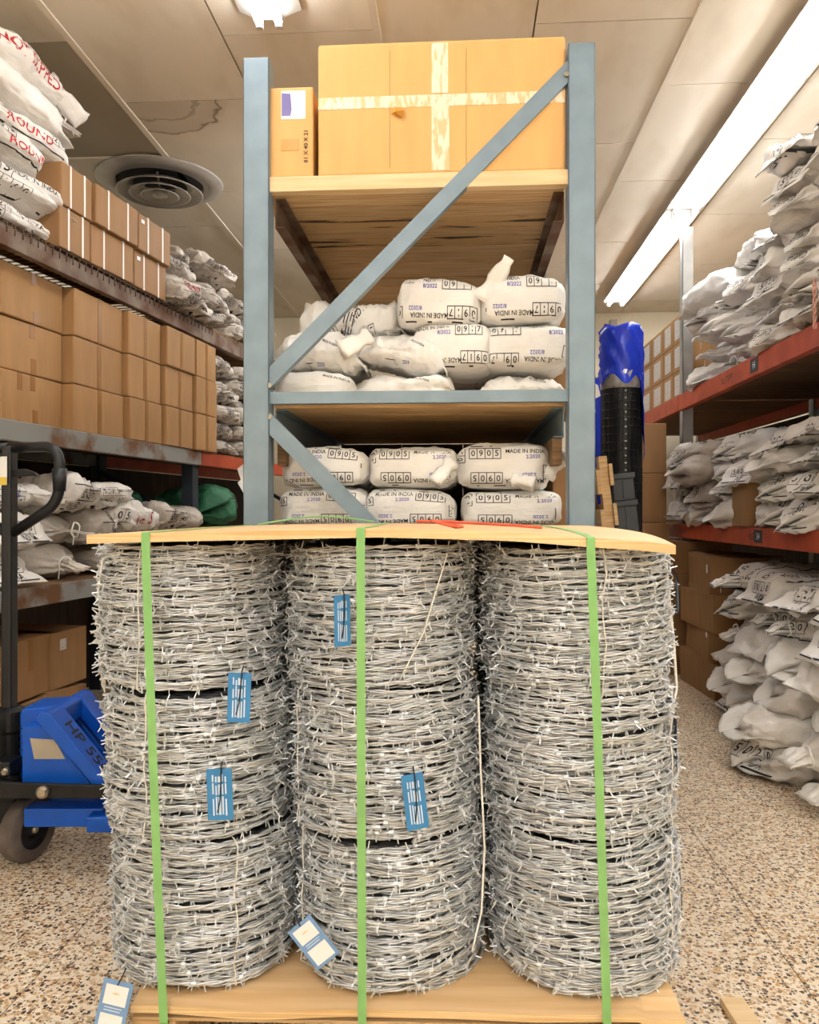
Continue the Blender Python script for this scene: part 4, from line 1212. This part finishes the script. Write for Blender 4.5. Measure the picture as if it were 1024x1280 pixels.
tag(b.build('film_scrap', M['paper'], None, (-.6425 - .041 - .012, p.y, p.z)), 'torn white film scrap stuck out beside the left upright', 'scrap')
# leaning light wood pallet
p = W(755, 640, 3.3)
sp = empty('leaning_pallet', (p.x + .130, p.y, .008), (0, -.11, 0))
tag(sp, 'light wooden pallet leaning on edge behind the right upright', 'pallet')
for k in range(8):
    z = .02 + k * .165
    MB().box(-.024, -.006, 0, .75, z, z + .10).build('deck_board', M['wood'], sp, bevel=.002)
    MB().box(.030, .046, 0, .75, z + .03, z + .12).build('deck_board', M['wood'], sp, bevel=.002)
for y in (.012, .35, .68):
    MB().box(-.006, .030, y, y + .06, 0, 1.33).build('stringer', M['wood'], sp, bevel=.002)
# dark plastic crates leaning the same way
p = W(779, 640, 3.35)
LEAN = Matrix.Rotation(-.11, 4, 'Y')
base = Vector((p.x + .136, p.y + .16, .012))
for k, (z0, h, w, lab) in enumerate(((0, .58, .062, 'dark grey plastic crate, lowest of three by the leaning pallet'), (.581, .56, .052, 'dark grey plastic crate, middle of three by the leaning pallet'), (1.142, .115, .052, 'dark grey plastic crate, top of three by the leaning pallet'))):
    c = empty('plastic_crate', base + LEAN @ Vector((0, 0, z0)), (0, -.11, 0)); tag(c, lab, 'crate', 'stacked dark crates')
    MB().box(-w + .006, w - .006, -.15, .15, 0, h - .02).build('crate_body', M['dark_crate'], c, bevel=.006)
    MB().box(-w, w, -.156, .156, h - .022, h).build('rim', M['dark_crate'], c, bevel=.004)
    MB().box(-.004, .004, -.154, -.148, .01, h - .03).build('rib', M['dark_crate'], c)
# brown cartons in the gloom behind
for k in range(5):
    p = W(822, 640, 5.35)
    carton(.34 - .05 * (k > 2), .40, .34, (p.x - .06, p.y + .3, .001 + .341 * k), 0, f'shaded brown carton, {["lowest", "second", "third", "fourth", "topmost"][k]} of five behind the dark crates', 'cartons behind the dark crates', 'card_brown')

# ================================================================== BARBED WIRE PALLET
pc = C2W(-.0085, 1.532, 0)
PROT = YAW - math.radians(1.72)
pal = empty('wooden_pallet', pc, (0, 0, PROT))
tag(pal, 'light wooden pallet on the floor under the barbed wire coils', 'pallet')
DT = .145
def deck_top(x, y):
    return DT + (-.010 * max(0, 1 - abs((x + .29) / .17)) - .004 * max(0, 1 - abs((x - .25) / .17))) * max(0, 1 - y / .07) - (.008 if (x > .46 and y < .05) else 0)
slab('deck_sheet', -.532, .532, 0, .86, deck_top, .014, [M['ply'], M['ply_edge']], pal, 60, 30)
for x0, x1 in ((-.53, -.445), (-.045, .045), (.445, .53)):
    for y in (.004, .38, .77):
        MB().box(x0, x1, y, y + .09, .022, .1135).build('block', M['wood'], pal, bevel=.002)
    MB().box(x0, x1, .002, .858, 0, .021).build('bottom_board', M['wood'], pal, bevel=.002)
for y in (.004, .38, .77):
    MB().box(-.53, .53, y, y + .09, .114, .1205).build('cross_board', M['wood'], pal, bevel=.001)

def twisted_wire(rows, R, z0, z1, seed, amp, flip=False, a=.0023, r=.0022, per=110, ell=1.0):
    rng = np.random.default_rng(seed)
    n = int(rows * per); th = np.linspace(0, rows * 2 * PI, n)
    if flip: th = -th
    s = np.linspace(0, 1, n)
    z = z0 + (z1 - z0) * s
    rad = np.full(n, R)
    for k in range(9):
        fq = rng.uniform(.3, 6.5); z = z + amp * .42 * np.sin(th * fq + rng.uniform(0, 6)) * (1.0 if fq < 2.5 else .45)
        fr = rng.uniform(.3, 5.5); rad = rad + amp * .45 * np.sin(th * fr + rng.uniform(0, 6))
    zm = (z0 + z1) / 2; hh = abs(z1 - z0) / 2 + .006
    u = np.clip(np.abs(z - zm) / hh, 0, 1.05)
    rad = rad - .010 * u ** 8
    z = np.clip(z, min(z0, z1) - .001, max(z0, z1) + .001)
    er = np.stack([np.cos(th), np.sin(th), np.zeros(n)], 1); ez = np.array([0, 0, 1.0])
    C_ = er * rad[:, None] + z[:, None] * ez
    psi = np.abs(th) * R * 2 * PI / .085
    Vs, Fs = [], []
    m = 4
    for st in (0, PI):
        c = C_ + er * (a * np.cos(psi + st))[:, None] + ez * (a * np.sin(psi + st))[:, None]
        ring = np.stack([c + er * (r * math.cos(q)) + ez * (r * math.sin(q)) for q in (PI / 4 + np.arange(m) * 2 * PI / m)], 1)
        o = sum(len(v) for v in Vs)
        Vs.append(ring.reshape(-1, 3))
        i = np.arange(n - 1)[:, None] * m; j = np.arange(m)[None, :]; j2 = (j + 1) % m
        q = np.stack([i + j, i + j2, i + m + j2, i + m + j], 2).reshape(-1, 4)
        if flip: q = q[:, ::-1]
        Fs.append(q + o)
    return np.vstack(Vs), np.vstack(Fs), C_, er, th

def barbs(C_, er, th, step, rng, keep=1.0):
    b = MB(); n = len(th); R = np.linalg.norm(C_[0, :2])
    ds = abs(th[1] - th[0]) * R; k = max(1, int(step / ds)); i = rng.integers(0, k)
    while i < n - 1:
        if rng.uniform() < keep:
            c = Vector(C_[i]); e = Vector(er[i]); zt = Vector((0, 0, 1)); t = Vector((-er[i][1], er[i][0], 0))
            b.tube([c - t * .0042, c + t * .0042], .0052, 6)
            a0 = rng.uniform(0, 2 * PI)
            for q, (dt, da) in enumerate(((-.003, 0), (-.003, PI), (.003, PI / 2), (.003, 3 * PI / 2))):
                a1 = a0 + da + rng.uniform(-.3, .3)
                d = e * math.cos(a1) + zt * math.sin(a1) + t * rng.uniform(-.55, .55)
                d.normalize(); p0 = c + t * dt
                if d.dot(e) < -.5: continue
                L = rng.uniform(.013, .020)
                b.tube([p0 + d * .003, p0 + d * L], [.0017, .0013], 4)
        i += int(k * rng.uniform(.7, 1.3))
    return b

CH = .2955
COILS = []
def make_coil(seed):
    rng = np.random.default_rng(seed)
    root = empty('barbed_wire_coil', (0, 0, 0))
    parts = [twisted_wire(26, .1970, .003, CH - .003, seed + 1, .0058), twisted_wire(25, .193, CH - .003, .003, seed + 2, .0055, flip=True, per=104),
             twisted_wire(24, .186, .007, CH - .008, seed + 3, .005, per=100)]
    V = []; F = []; o = 0
    for p in parts:
        V.append(p[0]); F.append(p[1] + o); o += len(p[0])
    me = np_mesh('wire_windings', np.vstack(V), np.vstack(F))
    w = link('wire_windings', me, M['galv'], root); w['kind'] = 'stuff'
    bb = barbs(parts[0][2], parts[0][3], parts[0][4], .10, rng)
    b2 = barbs(parts[1][2], parts[1][3], parts[1][4], .11, rng)
    b3 = barbs(parts[2][2], parts[2][3], parts[2][4], .13, rng)
    bb.add(b2.v, b2.f); bb.add(b3.v, b3.f)
    o = bb.build('barbs', M['barb'], root, smooth=False); o['kind'] = 'stuff'
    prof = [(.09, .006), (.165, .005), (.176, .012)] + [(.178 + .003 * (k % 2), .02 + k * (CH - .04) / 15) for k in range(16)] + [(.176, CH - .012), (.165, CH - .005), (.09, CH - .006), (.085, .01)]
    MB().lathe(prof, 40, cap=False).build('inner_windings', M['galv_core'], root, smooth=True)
    for k in range(2):
        a = (k + .5) * PI + rng.uniform(-.35, .35); c, s_ = math.cos(a), math.sin(a)
        pts = [(c * .17, s_ * .17, CH - .001), (c * .19, s_ * .19, CH + .001)]
        for q in range(7):
            z = CH - .01 - q * (CH - .02) / 6
            a2 = a + .02 * math.sin(q * 1.9 + k); rr_ = .203 + .003 * math.sin(q * 2.3)
            pts.append((math.cos(a2) * rr_, math.sin(a2) * rr_, z))
        pts += [(c * .19, s_ * .19, -.0005), (c * .17, s_ * .17, .001)]
        MB().tube(pts, .0015, 6).build('tie_wire', M['twine'], root, smooth=True)
    return root
coil_src = [make_coil(100), make_coil(200)]
used = [False, False]
colx = {'left': (-.442, -.458, -.476), 'middle': (-.040, -.050, -.060), 'right': (.378, .370, .363)}
zs = (DT + .0005, DT + .0005 + CH + .001, DT + .0005 + 2 * (CH + .001))
from itertools import product
PM = Matrix.Translation(pc) @ Matrix.Rotation(PROT, 4, 'Z')
i = 0
for ci, (cn, xs_) in enumerate(colx.items()):
    for lv in range(3):
        for row in range(2):
            src = (ci + lv + row) % 2
            if not used[src]: o = coil_src[src]; used[src] = True
            else: o = copy_tree(coil_src[src])
            p = PM @ Vector((xs_[lv], .236 + row * .415, zs[lv]))
            o.location = p; o.rotation_euler = (random.uniform(-.006, .006), random.uniform(-.006, .006), i * 1.37 + .4)
            if row == 0:
                tag(o, f'silver barbed wire coil, {["bottom", "middle", "top"][lv]} of the {cn} front stack on the pallet', 'wire coil', 'barbed wire coils in the front row')
            else:
                tag(o, f'barbed wire coil hidden behind the front row, {["bottom", "middle", "top"][lv]} of the {cn} rear stack', 'wire coil', 'barbed wire coils in the rear row')
            i += 1

# plywood lid
LT = 1.046
def lid_top(x, y):
    f = math.exp(-max(0, y) / .16)
    zf = float(np.interp(x, [-.62, -.45, -.05, .2, .36, .45, .515], [1.0560, 1.0605, 1.0690, 1.0625, 1.0500, 1.0445, 1.0370]))
    zb = 1.066 - .006 * max(0, (x + .05) / .56) - .010 * max(0, (-x - .2) / .4) ** 1.5
    return zb * (1 - f) + zf * f

lid = slab('plywood_lid', -.615, .512, -.006, .87, lid_top, .0175, [M['ply'], M['ply_edge']], None, 56, 30, pc, (0, 0, PROT))
tag(lid, 'bowed plywood sheet lying as a lid on the barbed wire coils', 'plywood sheet')

# green straps
def strap(xt, xb, label):
    w = .0082; b = MB(); pts = []
    for z in np.linspace(.118, lid_top(xt, 0) - .019, 20):
        t = (z - .118) / (1.03 - .118)
        pts.append((xb + (xt - xb) * t, -.0085 - .004 * math.sin(t * PI), z))
    pts.append((xt, -.0085, lid_top(xt, 0) - .008)); pts.append((xt, -.0085, lid_top(xt, 0) + .0005))
    for y in np.linspace(-.004, .868, 24): pts.append((xt, y, lid_top(xt, max(y, -.006)) + .0015))
    pts.append((xt, .873, lid_top(xt, .868)))
    for z in np.linspace(1.03, .12, 8): pts.append((xt, .874, z))
    pts += [(xb, .80, .112), (xb, .1, .112), (xb, -.007, .112)]
    v = []; f = []
    for i_, p in enumerate(pts):
        a = Vector(pts[max(0, i_ - 1)]); c = Vector(pts[min(len(pts) - 1, i_ + 1)]); t = (c - a).normalized()
        nrm = Vector((1, 0, 0)).cross(t).normalized() * .0005
        for dx in (-w, w):
            v.append(Vector(p) + Vector((dx, 0, 0)) + nrm); v.append(Vector(p) + Vector((dx, 0, 0)) - nrm)
    for i_ in range(len(pts) - 1):
        k = i_ * 4; n_ = k + 4
        f += [(k, k + 2, n_ + 2, n_), (k + 1, n_ + 1, n_ + 3, k + 3), (k, n_, n_ + 1, k + 1), (k + 2, k + 3, n_ + 3, n_ + 2)]
    b.add(v, f)
    return tag(b.build('packing_strap', M['strap_green'], None, pc, (0, 0, PROT)), label, 'strap', 'green straps round the pallet load')
strap(-.499, -.464, 'green packing strap round the left stack of wire coils')
strap(-.0845, -.0815, 'green packing strap round the middle stack of wire coils')
strap(.352, .383, 'green packing strap round the right stack of wire coils')
# red string and a loose green strap end lying on the lid
b = MB(); pts = []
for x, y in ((.02, .20), (.06, .30), (.12, .28), (.10, .16), (.05, .20), (.16, .34), (.24, .22), (.3, .2)):
    pts.append((x, y, lid_top(x, y) + .009 + .007 * math.sin(x * 40)))
sp_ = []
for i_ in range(len(pts) - 1):
    for q in range(5):
        sp_.append(tuple(Vector(pts[i_]).lerp(Vector(pts[i_ + 1]), q / 5)))
b.tube(sp_, .0035, 5)
tag(b.build('red_string', M['red_string'], None, pc, (0, 0, PROT), smooth=True), 'red string lying loose on top of the plywood lid', 'string')
b = MB(); b.tube([(x, .60 + .05 * math.sin(x * 14), lid_top(x, .6) + .004 + .018 * max(0, math.sin((x + .42) * 9))) for x in np.linspace(-.42, -.1, 20)], .0022, 5)
tag(b.build('green_strap_offcut', M['strap_green'], None, pc, (0, 0, PROT)), 'thin green strap offcut curling on the left of the plywood lid', 'strap')

# tags
def wtag(px, py, wpx, hpx, tilt, label, style='lines', m='tag', z=1.555, yaw=0.0, tie=True):
    w, h = wpx * z / 1000, hpx * z / 1000
    p = W(px, py, z)
    o = empty('label_tag', p, (0, 0, PROT + yaw))
    o.rotation_euler = (Matrix.Rotation(PROT + yaw, 3, 'Z') @ Matrix.Rotation(tilt, 3, 'Y')).to_euler()
    tag(o, label, 'tag')
    card = MB().box(-w / 2, w / 2, -.0007, .0007, -h / 2, h / 2).build('card', M[m], o)
    if style == 'lines':
        pr = Print()
        for k in range(5):
            x = -w * .26 + w * .5 * k / 4
            for a, b_ in ((-.40, -.04), (.0, .22), (.25, .40)):
                j = random.uniform(-.03, .03)
                pr.line(x, h * (a + j * .4), x, h * (b_ - .02 + j), w * (.06 if k not in (2,) else .1), 0)
        pr.flat('tag_print', [M['tag_print']], o, FRONT(-.0011))
    elif style == 'panels':
        MB().box(-w * .38, w * .38, -.0013, -.0006, h * .08, h * .42).build('white_panel', M['paper'], o)
        MB().box(-w * .38, w * .38, -.0013, -.0006, -h * .44, -h * .08).build('white_panel', M['paper'], o)
        Print().line(-w * .3, h * .03, w * .3, h * .03, h * .018).line(-w * .3, -.02 * h, w * .25, -.02 * h, h * .018).flat('tag_print', [M['tag_print']], o, FRONT(-.0011))
        Print().line(-w * .12, h * .28, w * .14, h * .28, h * .03).flat('tag_print', [M['tape_clear']], o, FRONT(-.0016))
    elif style == 'frame':
        for z0, z1 in ((.06, .42), (-.42, -.06)):
            MB().box(-w * .36, w * .36, -.0013, -.0006, h * z0, h * z1).build('white_panel', M['paper_grey'], o)
    if tie:
        b = MB()
        if style == 'lines':
            b.tube([(w * .12, .006, h * .5 + .012), (w * .1, -.002, h * .5 + .004), (w * .10, -.0045, h * .38), (w * .02, -.0045, -h * .1), (-w * .1, -.004, -h * .34)], .0013, 5)
        else:
            b.tube([(w * .1, .008, h * .5 + .022), (w * .08, -.001, h * .5 + .01), (0, -.003, h * .44)], .0014, 5)
        b.build('cable_tie', M['black_tie'], o)
    return o
wtag(428, 776, 22, 64, -.02, 'narrow blue tag left of the middle green strap, top coil', z=1.548, yaw=.55)
wtag(299, 872, 29, 62, .03, 'blue tag hanging over the joint of the left stack coils')
wtag(275, 993, 32, 64, -.04, 'blue tag on the middle coil of the left stack', z=1.553)
wtag(519, 1002, 28, 70, -.12, 'tilted blue tag right of the middle green strap, middle coil', z=1.549, yaw=.25)
wtag(392, 1178, 36, 60, -.68, 'slanted pale blue tag with white panels, left foot of middle stack', 'panels', 'tag_pale', z=1.55)
wtag(141, 1262, 38, 74, .22, 'pale blue tag with white panels hanging at the pallet left corner', 'panels', 'tag_pale', z=1.522)
wtag(844, 925, 30, 60, 0, 'slate blue tag seen edge on at the right coil edge', 'plain', 'tag_dark', z=1.70, yaw=1.40)
wtag(846, 1122, 40, 58, -.2, 'dark framed tag at the lower right coil edge', 'frame', 'tag_dark', z=1.70, yaw=1.0)
wtag(130, 838, 26, 50, .25, 'pale tag behind the left coil edge', 'plain', 'paper_grey', z=1.72, yaw=-1.0)
wtag(847, 745, 14, 44, -.35, 'dark narrow tag at the upper right coil edge', 'plain', 'tag_dark', z=1.72, yaw=1.15)
# loose cream straps at the outer coil edges
def loose(pts, label, r=.0022):
    b = MB(); P_ = [W(*p) for p in pts]; out = []
    for i_ in range(len(P_) - 1):
        for q in range(4): out.append(P_[i_].lerp(P_[i_ + 1], q / 4))
    out.append(P_[-1]); c = out[0].copy()
    b.tube([q - c for q in out], r, 6)
    return tag(b.build('binding_cord', M['twine'], None, c, smooth=True), label, 'cord')
loose([(150, 684, 1.66), (128, 700, 1.66), (123, 740, 1.68), (126, 780, 1.70), (130, 830, 1.72)], 'white cord bowing out at the left top coil edge')
loose([(832, 700, 1.66), (838, 760, 1.70), (842, 800, 1.71), (846, 860, 1.72), (842, 880, 1.70)], 'white cord running down the right top coil edge', .003)
loose([(560, 690, 1.60), (545, 740, 1.58), (530, 790, 1.575), (500, 850, 1.572)], 'thin white cord slanting across the top coil beside the dark gap', .0014)
loose([(690, 700, 1.572), (712, 760, 1.566), (740, 815, 1.560), (752, 838, 1.553)], 'thin white cord slanting to the right green strap', .0016)
loose([(598, 870, 1.67), (601, 960, 1.66), (606, 1060, 1.65), (602, 1140, 1.64), (590, 1190, 1.62)], 'white cord hanging down the gap between middle and right stacks', .0024)

# wood offcut lying on the floor at the right
p = W(925, 1272, 1.74)
b = MB(); b.box(-.026, .026, -.16, .045, 0, .018); b.box(-.026, .026, -.16, -.06, .018, .026)
tag(b.build('wood_offcut', M['wood_pale'], None, (p.x, p.y, .0003), (0, 0, .06), bevel=.002), 'pale wooden offcut lying on the floor right of the pallet', 'offcut')

# ================================================================== PALLET TRUCK
jo = C2W(-1.275, 2.55, 0)
JR = YAW
STEER = math.radians(-17) + YAW - JR          # axle direction in the truck frame
jk = empty('pallet_truck', jo, (0, 0, JR))
tag(jk, 'blue hand pallet truck with black handle left of the wire coils', 'pallet truck')
ax = Vector((math.cos(STEER), math.sin(STEER), 0))
for s_ in (-1, 1):
    wc = ax * (.072 * s_) + Vector((0, 0, .1))
    mt = Matrix.Translation(wc) @ ax.to_track_quat('Z', 'Y').to_matrix().to_4x4()
    wh = MB().lathe([(.06, -.028), (.092, -.028), (.1, -.02), (.1, .02), (.092, .028), (.06, .028)], 40, mtx=mt, cap=False).build('wheel', M['rubber'], jk, smooth=True)
    MB().lathe([(.0, -.02), (.062, -.02), (.066, -.027), (.066, .027), (.062, .02), (.022, .012), (.02, .024), (.0, .024)], 32, mtx=mt, cap=False).build('wheel_hub', M['jack_black'], wh, smooth=True)
    MB().lathe([(.0, -.03), (.012, -.03), (.012, .03), (.009, .034), (0, .034)], 8, mtx=mt, cap=False).build('axle_bolt', M['bolt'], wh)
# pump: fork yoke, cylinder, spring, link
b = MB(); b.bar(ax * -.03 + Vector((0, 0, .1)), ax * .03 + Vector((0, 0, .1)), .05, .05); b.box(-.03, .03, -.03, .03, .1, .24); b.build('wheel_yoke', M['jack_black'], jk, bevel=.006)
MB().lathe([(.06, .2), (.06, .26), (.045, .27), (.045, .40), (.05, .41), (.05, .47), (.03, .48)], 24).build('pump_cylinder', M['jack_black'], jk, smooth=False)
sp1 = MB(); off = ax * .072
sp1.tube([(off.x + .022 * math.cos(t), off.y + .022 * math.sin(t), .27 + t * .0036) for t in np.linspace(0, 2 * PI * 7, 90)], .005, 6)
sp1.build('spring', M['jack_black'], jk, smooth=True)
b = MB(); b.box(-.05, .09, -.15, .15, .235, .25); b.box(-.045, .02, -.12, -.105, .25, .44); b.box(.02, .07, -.14, -.06, .30, .345); b.build('pump_bracket', M['jack_black'], jk, bevel=.004)
for y, z, xx in ((-.14, .32, .06), (-.121, .31, .0), (-.121, .41, -.01)):
    MB().lathe([(.012, 0), (.012, .012), (.008, .016)], 8, mtx=Matrix.Translation((xx, y, z)) @ Matrix.Rotation(PI / 2, 4, 'X')).build('bolt', M['bolt'], jk)
# blue chassis
def prism(poly, y0, y1):
    b = MB(); n = len(poly)
    v = [(x, y0, z) for x, z in poly] + [(x, y1, z) for x, z in poly]
    f = [tuple(range(n)), tuple(range(n, 2 * n))[::-1]] + [(i_, i_ + n, (i_ + 1) % n + n, (i_ + 1) % n) for i_ in range(n)]
    b.add(v, f); return b
prism([(.065, .43), (.065, .475), (.075, .492), (.19, .500), (.205, .49), (.205, .43)], -.07, .07).build('top_cover', M['jack_blue'], jk, bevel=.008)
prism([(.055, .27), (.055, .44), (.15, .44), (.33, .25), (.33, .22), (.10, .22)], -.045, .045).build('center_plate', M['jack_blue'], jk, bevel=.003)
for s_ in (-1, 1):
    sg = lambda lo, hi: (lo, hi) if s_ < 0 else (-hi, -lo)
    prism([(.155, .478), (.172, .502), (.197, .498), (.50, .122), (.478, .104)], *sg(-.155, -.062)).build('sloped_arm', M['jack_blue'], jk, bevel=.004)
    prism([(.10, .24), (.10, .45), (.165, .45), (.335, .24)], *sg(-.125, -.075)).build('side_plate', M['jack_blue'], jk, bevel=.003)
    prism([(.10, .14), (.10, .196), (.34, .196), (.34, .14)], *sg(-.115, -.045)).build('fork_heel', M['jack_blue'], jk, bevel=.004)
    prism([(.31, .142), (.31, .190), (.46, .192), (1.10, .192), (1.18, .15), (1.16, .142)], *sg(-.165, -.055)).build('fork', M['jack_blue'], jk, bevel=.006)
    prism([(1.00, .03), (1.06, .145), (1.12, .145), (1.08, .03)], *sg(-.13, -.09)).build('roller_leg', M['jack_black'], jk, bevel=.002)
    prism([(-.10, .250), (-.10, .292), (.05, .300), (.11, .296), (.40, .288), (.40, .250)], *sg(-.178, -.163)).build('push_link', M['jack_black'], jk, bevel=.003)
    yy_ = -.178 if s_ < 0 else .178
    MB().lathe([(.019, 0), (.019, .012), (.012, .018), (.0, .018)], 10, mtx=Matrix.Translation((.19, yy_, .272)) @ Matrix.Rotation(PI / 2 * (1 if s_ < 0 else -1), 4, 'X'), cap=False).build('pivot_bolt', M['bolt'], jk)
    MB().lathe([(.04, -.045), (.04, .045)], 20, mtx=Matrix.Translation((1.04, s_ * .11, .041)) @ Matrix.Rotation(PI / 2, 4, 'X')).build('load_roller', M['rubber'], jk, smooth=False)
# letters down the near sloped arm
dirv = Vector((.50 - .197, 0, .122 - .498)).normalized(); wv = Vector((0, 1, 0)); nv = wv.cross(dirv).normalized()
if nv.z < 0: nv = -nv
if dirv.cross(wv).dot(nv) < 0: pass
org = Vector((.197, -.108, .498)) + dirv * .165 + nv * .0012
Print().text('HP 5500', 0, 0, .068, 0, 0, .98).flat('printed_lettering', [M['ink']], jk, Matrix(((dirv.x, wv.x, nv.x, org.x), (dirv.y, wv.y, nv.y, org.y), (dirv.z, wv.z, nv.z, org.z), (0, 0, 0, 1))))
MB().add([(.125, -.1272, .415), (.20, -.1272, .410), (.232, -.1272, .352), (.138, -.1272, .352), (.125, -.1245, .415), (.20, -.1245, .410), (.232, -.1245, .352), (.138, -.1245, .352)], [(0, 3, 2, 1), (4, 5, 6, 7), (0, 1, 5, 4), (1, 2, 6, 5), (2, 3, 7, 6), (3, 0, 4, 7)]).build('data_plate', M['plate'], jk)
# handle
pole = MB().bar((0, 0, .44), (0, 0, 1.31), .05, .032, (1, 0, 0)).build('handle_pole', M['grip'], jk, bevel=.006)
def arcpts(pts, r=.05, n=7):
    out = [Vector(pts[0])]
    for a, c, d in zip(pts[:-2], pts[1:-1], pts[2:]):
        a, c, d = Vector(a), Vector(c), Vector(d)
        u = (a - c).normalized(); v = (d - c).normalized(); rr_ = min(r, (a - c).length * .48, (d - c).length * .48)
        p0 = c + u * rr_; p1 = c + v * rr_
        for k in range(n + 1):
            t = k / n; out.append(p0 * (1 - t) ** 2 + c * 2 * t * (1 - t) + p1 * t * t)
    out.append(Vector(pts[-1])); return out
lp = []
zt = Vector((0, 0, 1))
right = [ax * .0 + zt * 1.305, ax * .192 + zt * 1.305, ax * .192 + zt * 1.13, ax * .015 + zt * 1.035]
MB().tube(arcpts(right, .06), .0165, 12).build('handle_loop', M['grip'], jk, smooth=True)
MB().tube(arcpts([Vector((-p.x, -p.y, p.z)) for p in right], .06), .0165, 12).build('handle_loop', M['grip'], jk, smooth=True)
g = MB(); g.tube([ax * .192 + zt * 1.235, ax * .192 + zt * 1.165], [.023, .019], 12); g.build('handle_collar', M['grip'], jk, smooth=True)
lv = MB()
vv = [(.015, 1.235), (.06, 1.237), (.10, 1.225), (.118, 1.212), (.09, 1.214), (.015, 1.212)]
n = len(vv); P0 = [ax * x + zt * z + Vector((-ax.y, ax.x, 0)) * -.008 for x, z in vv]; P1 = [ax * x + zt * z + Vector((-ax.y, ax.x, 0)) * .008 for x, z in vv]
lv.add(P0 + P1, [tuple(range(n)), tuple(range(n, 2 * n))[::-1]] + [(i_, i_ + n, (i_ + 1) % n + n, (i_ + 1) % n) for i_ in range(n)])
lv.build('release_lever', M['grip'], jk, bevel=.003)
vside = Vector((ax.y, -ax.x, 0))
b = MB(); b.bar(vside * .0268 + zt * 1.185, vside * .0268 + zt * 1.275, .03, .0015, vside); b.build('sticker', M['paper'], jk)
b = MB(); b.bar(vside * .0276 + zt * 1.185, vside * .0276 + zt * 1.21, .03, .0015, vside); b.build('sticker', M['sticker_yellow'], jk)

for o in list(bpy.data.objects):
    if o.type == 'MESH' and not o.data.materials: o.data.materials.append(M['ink'])
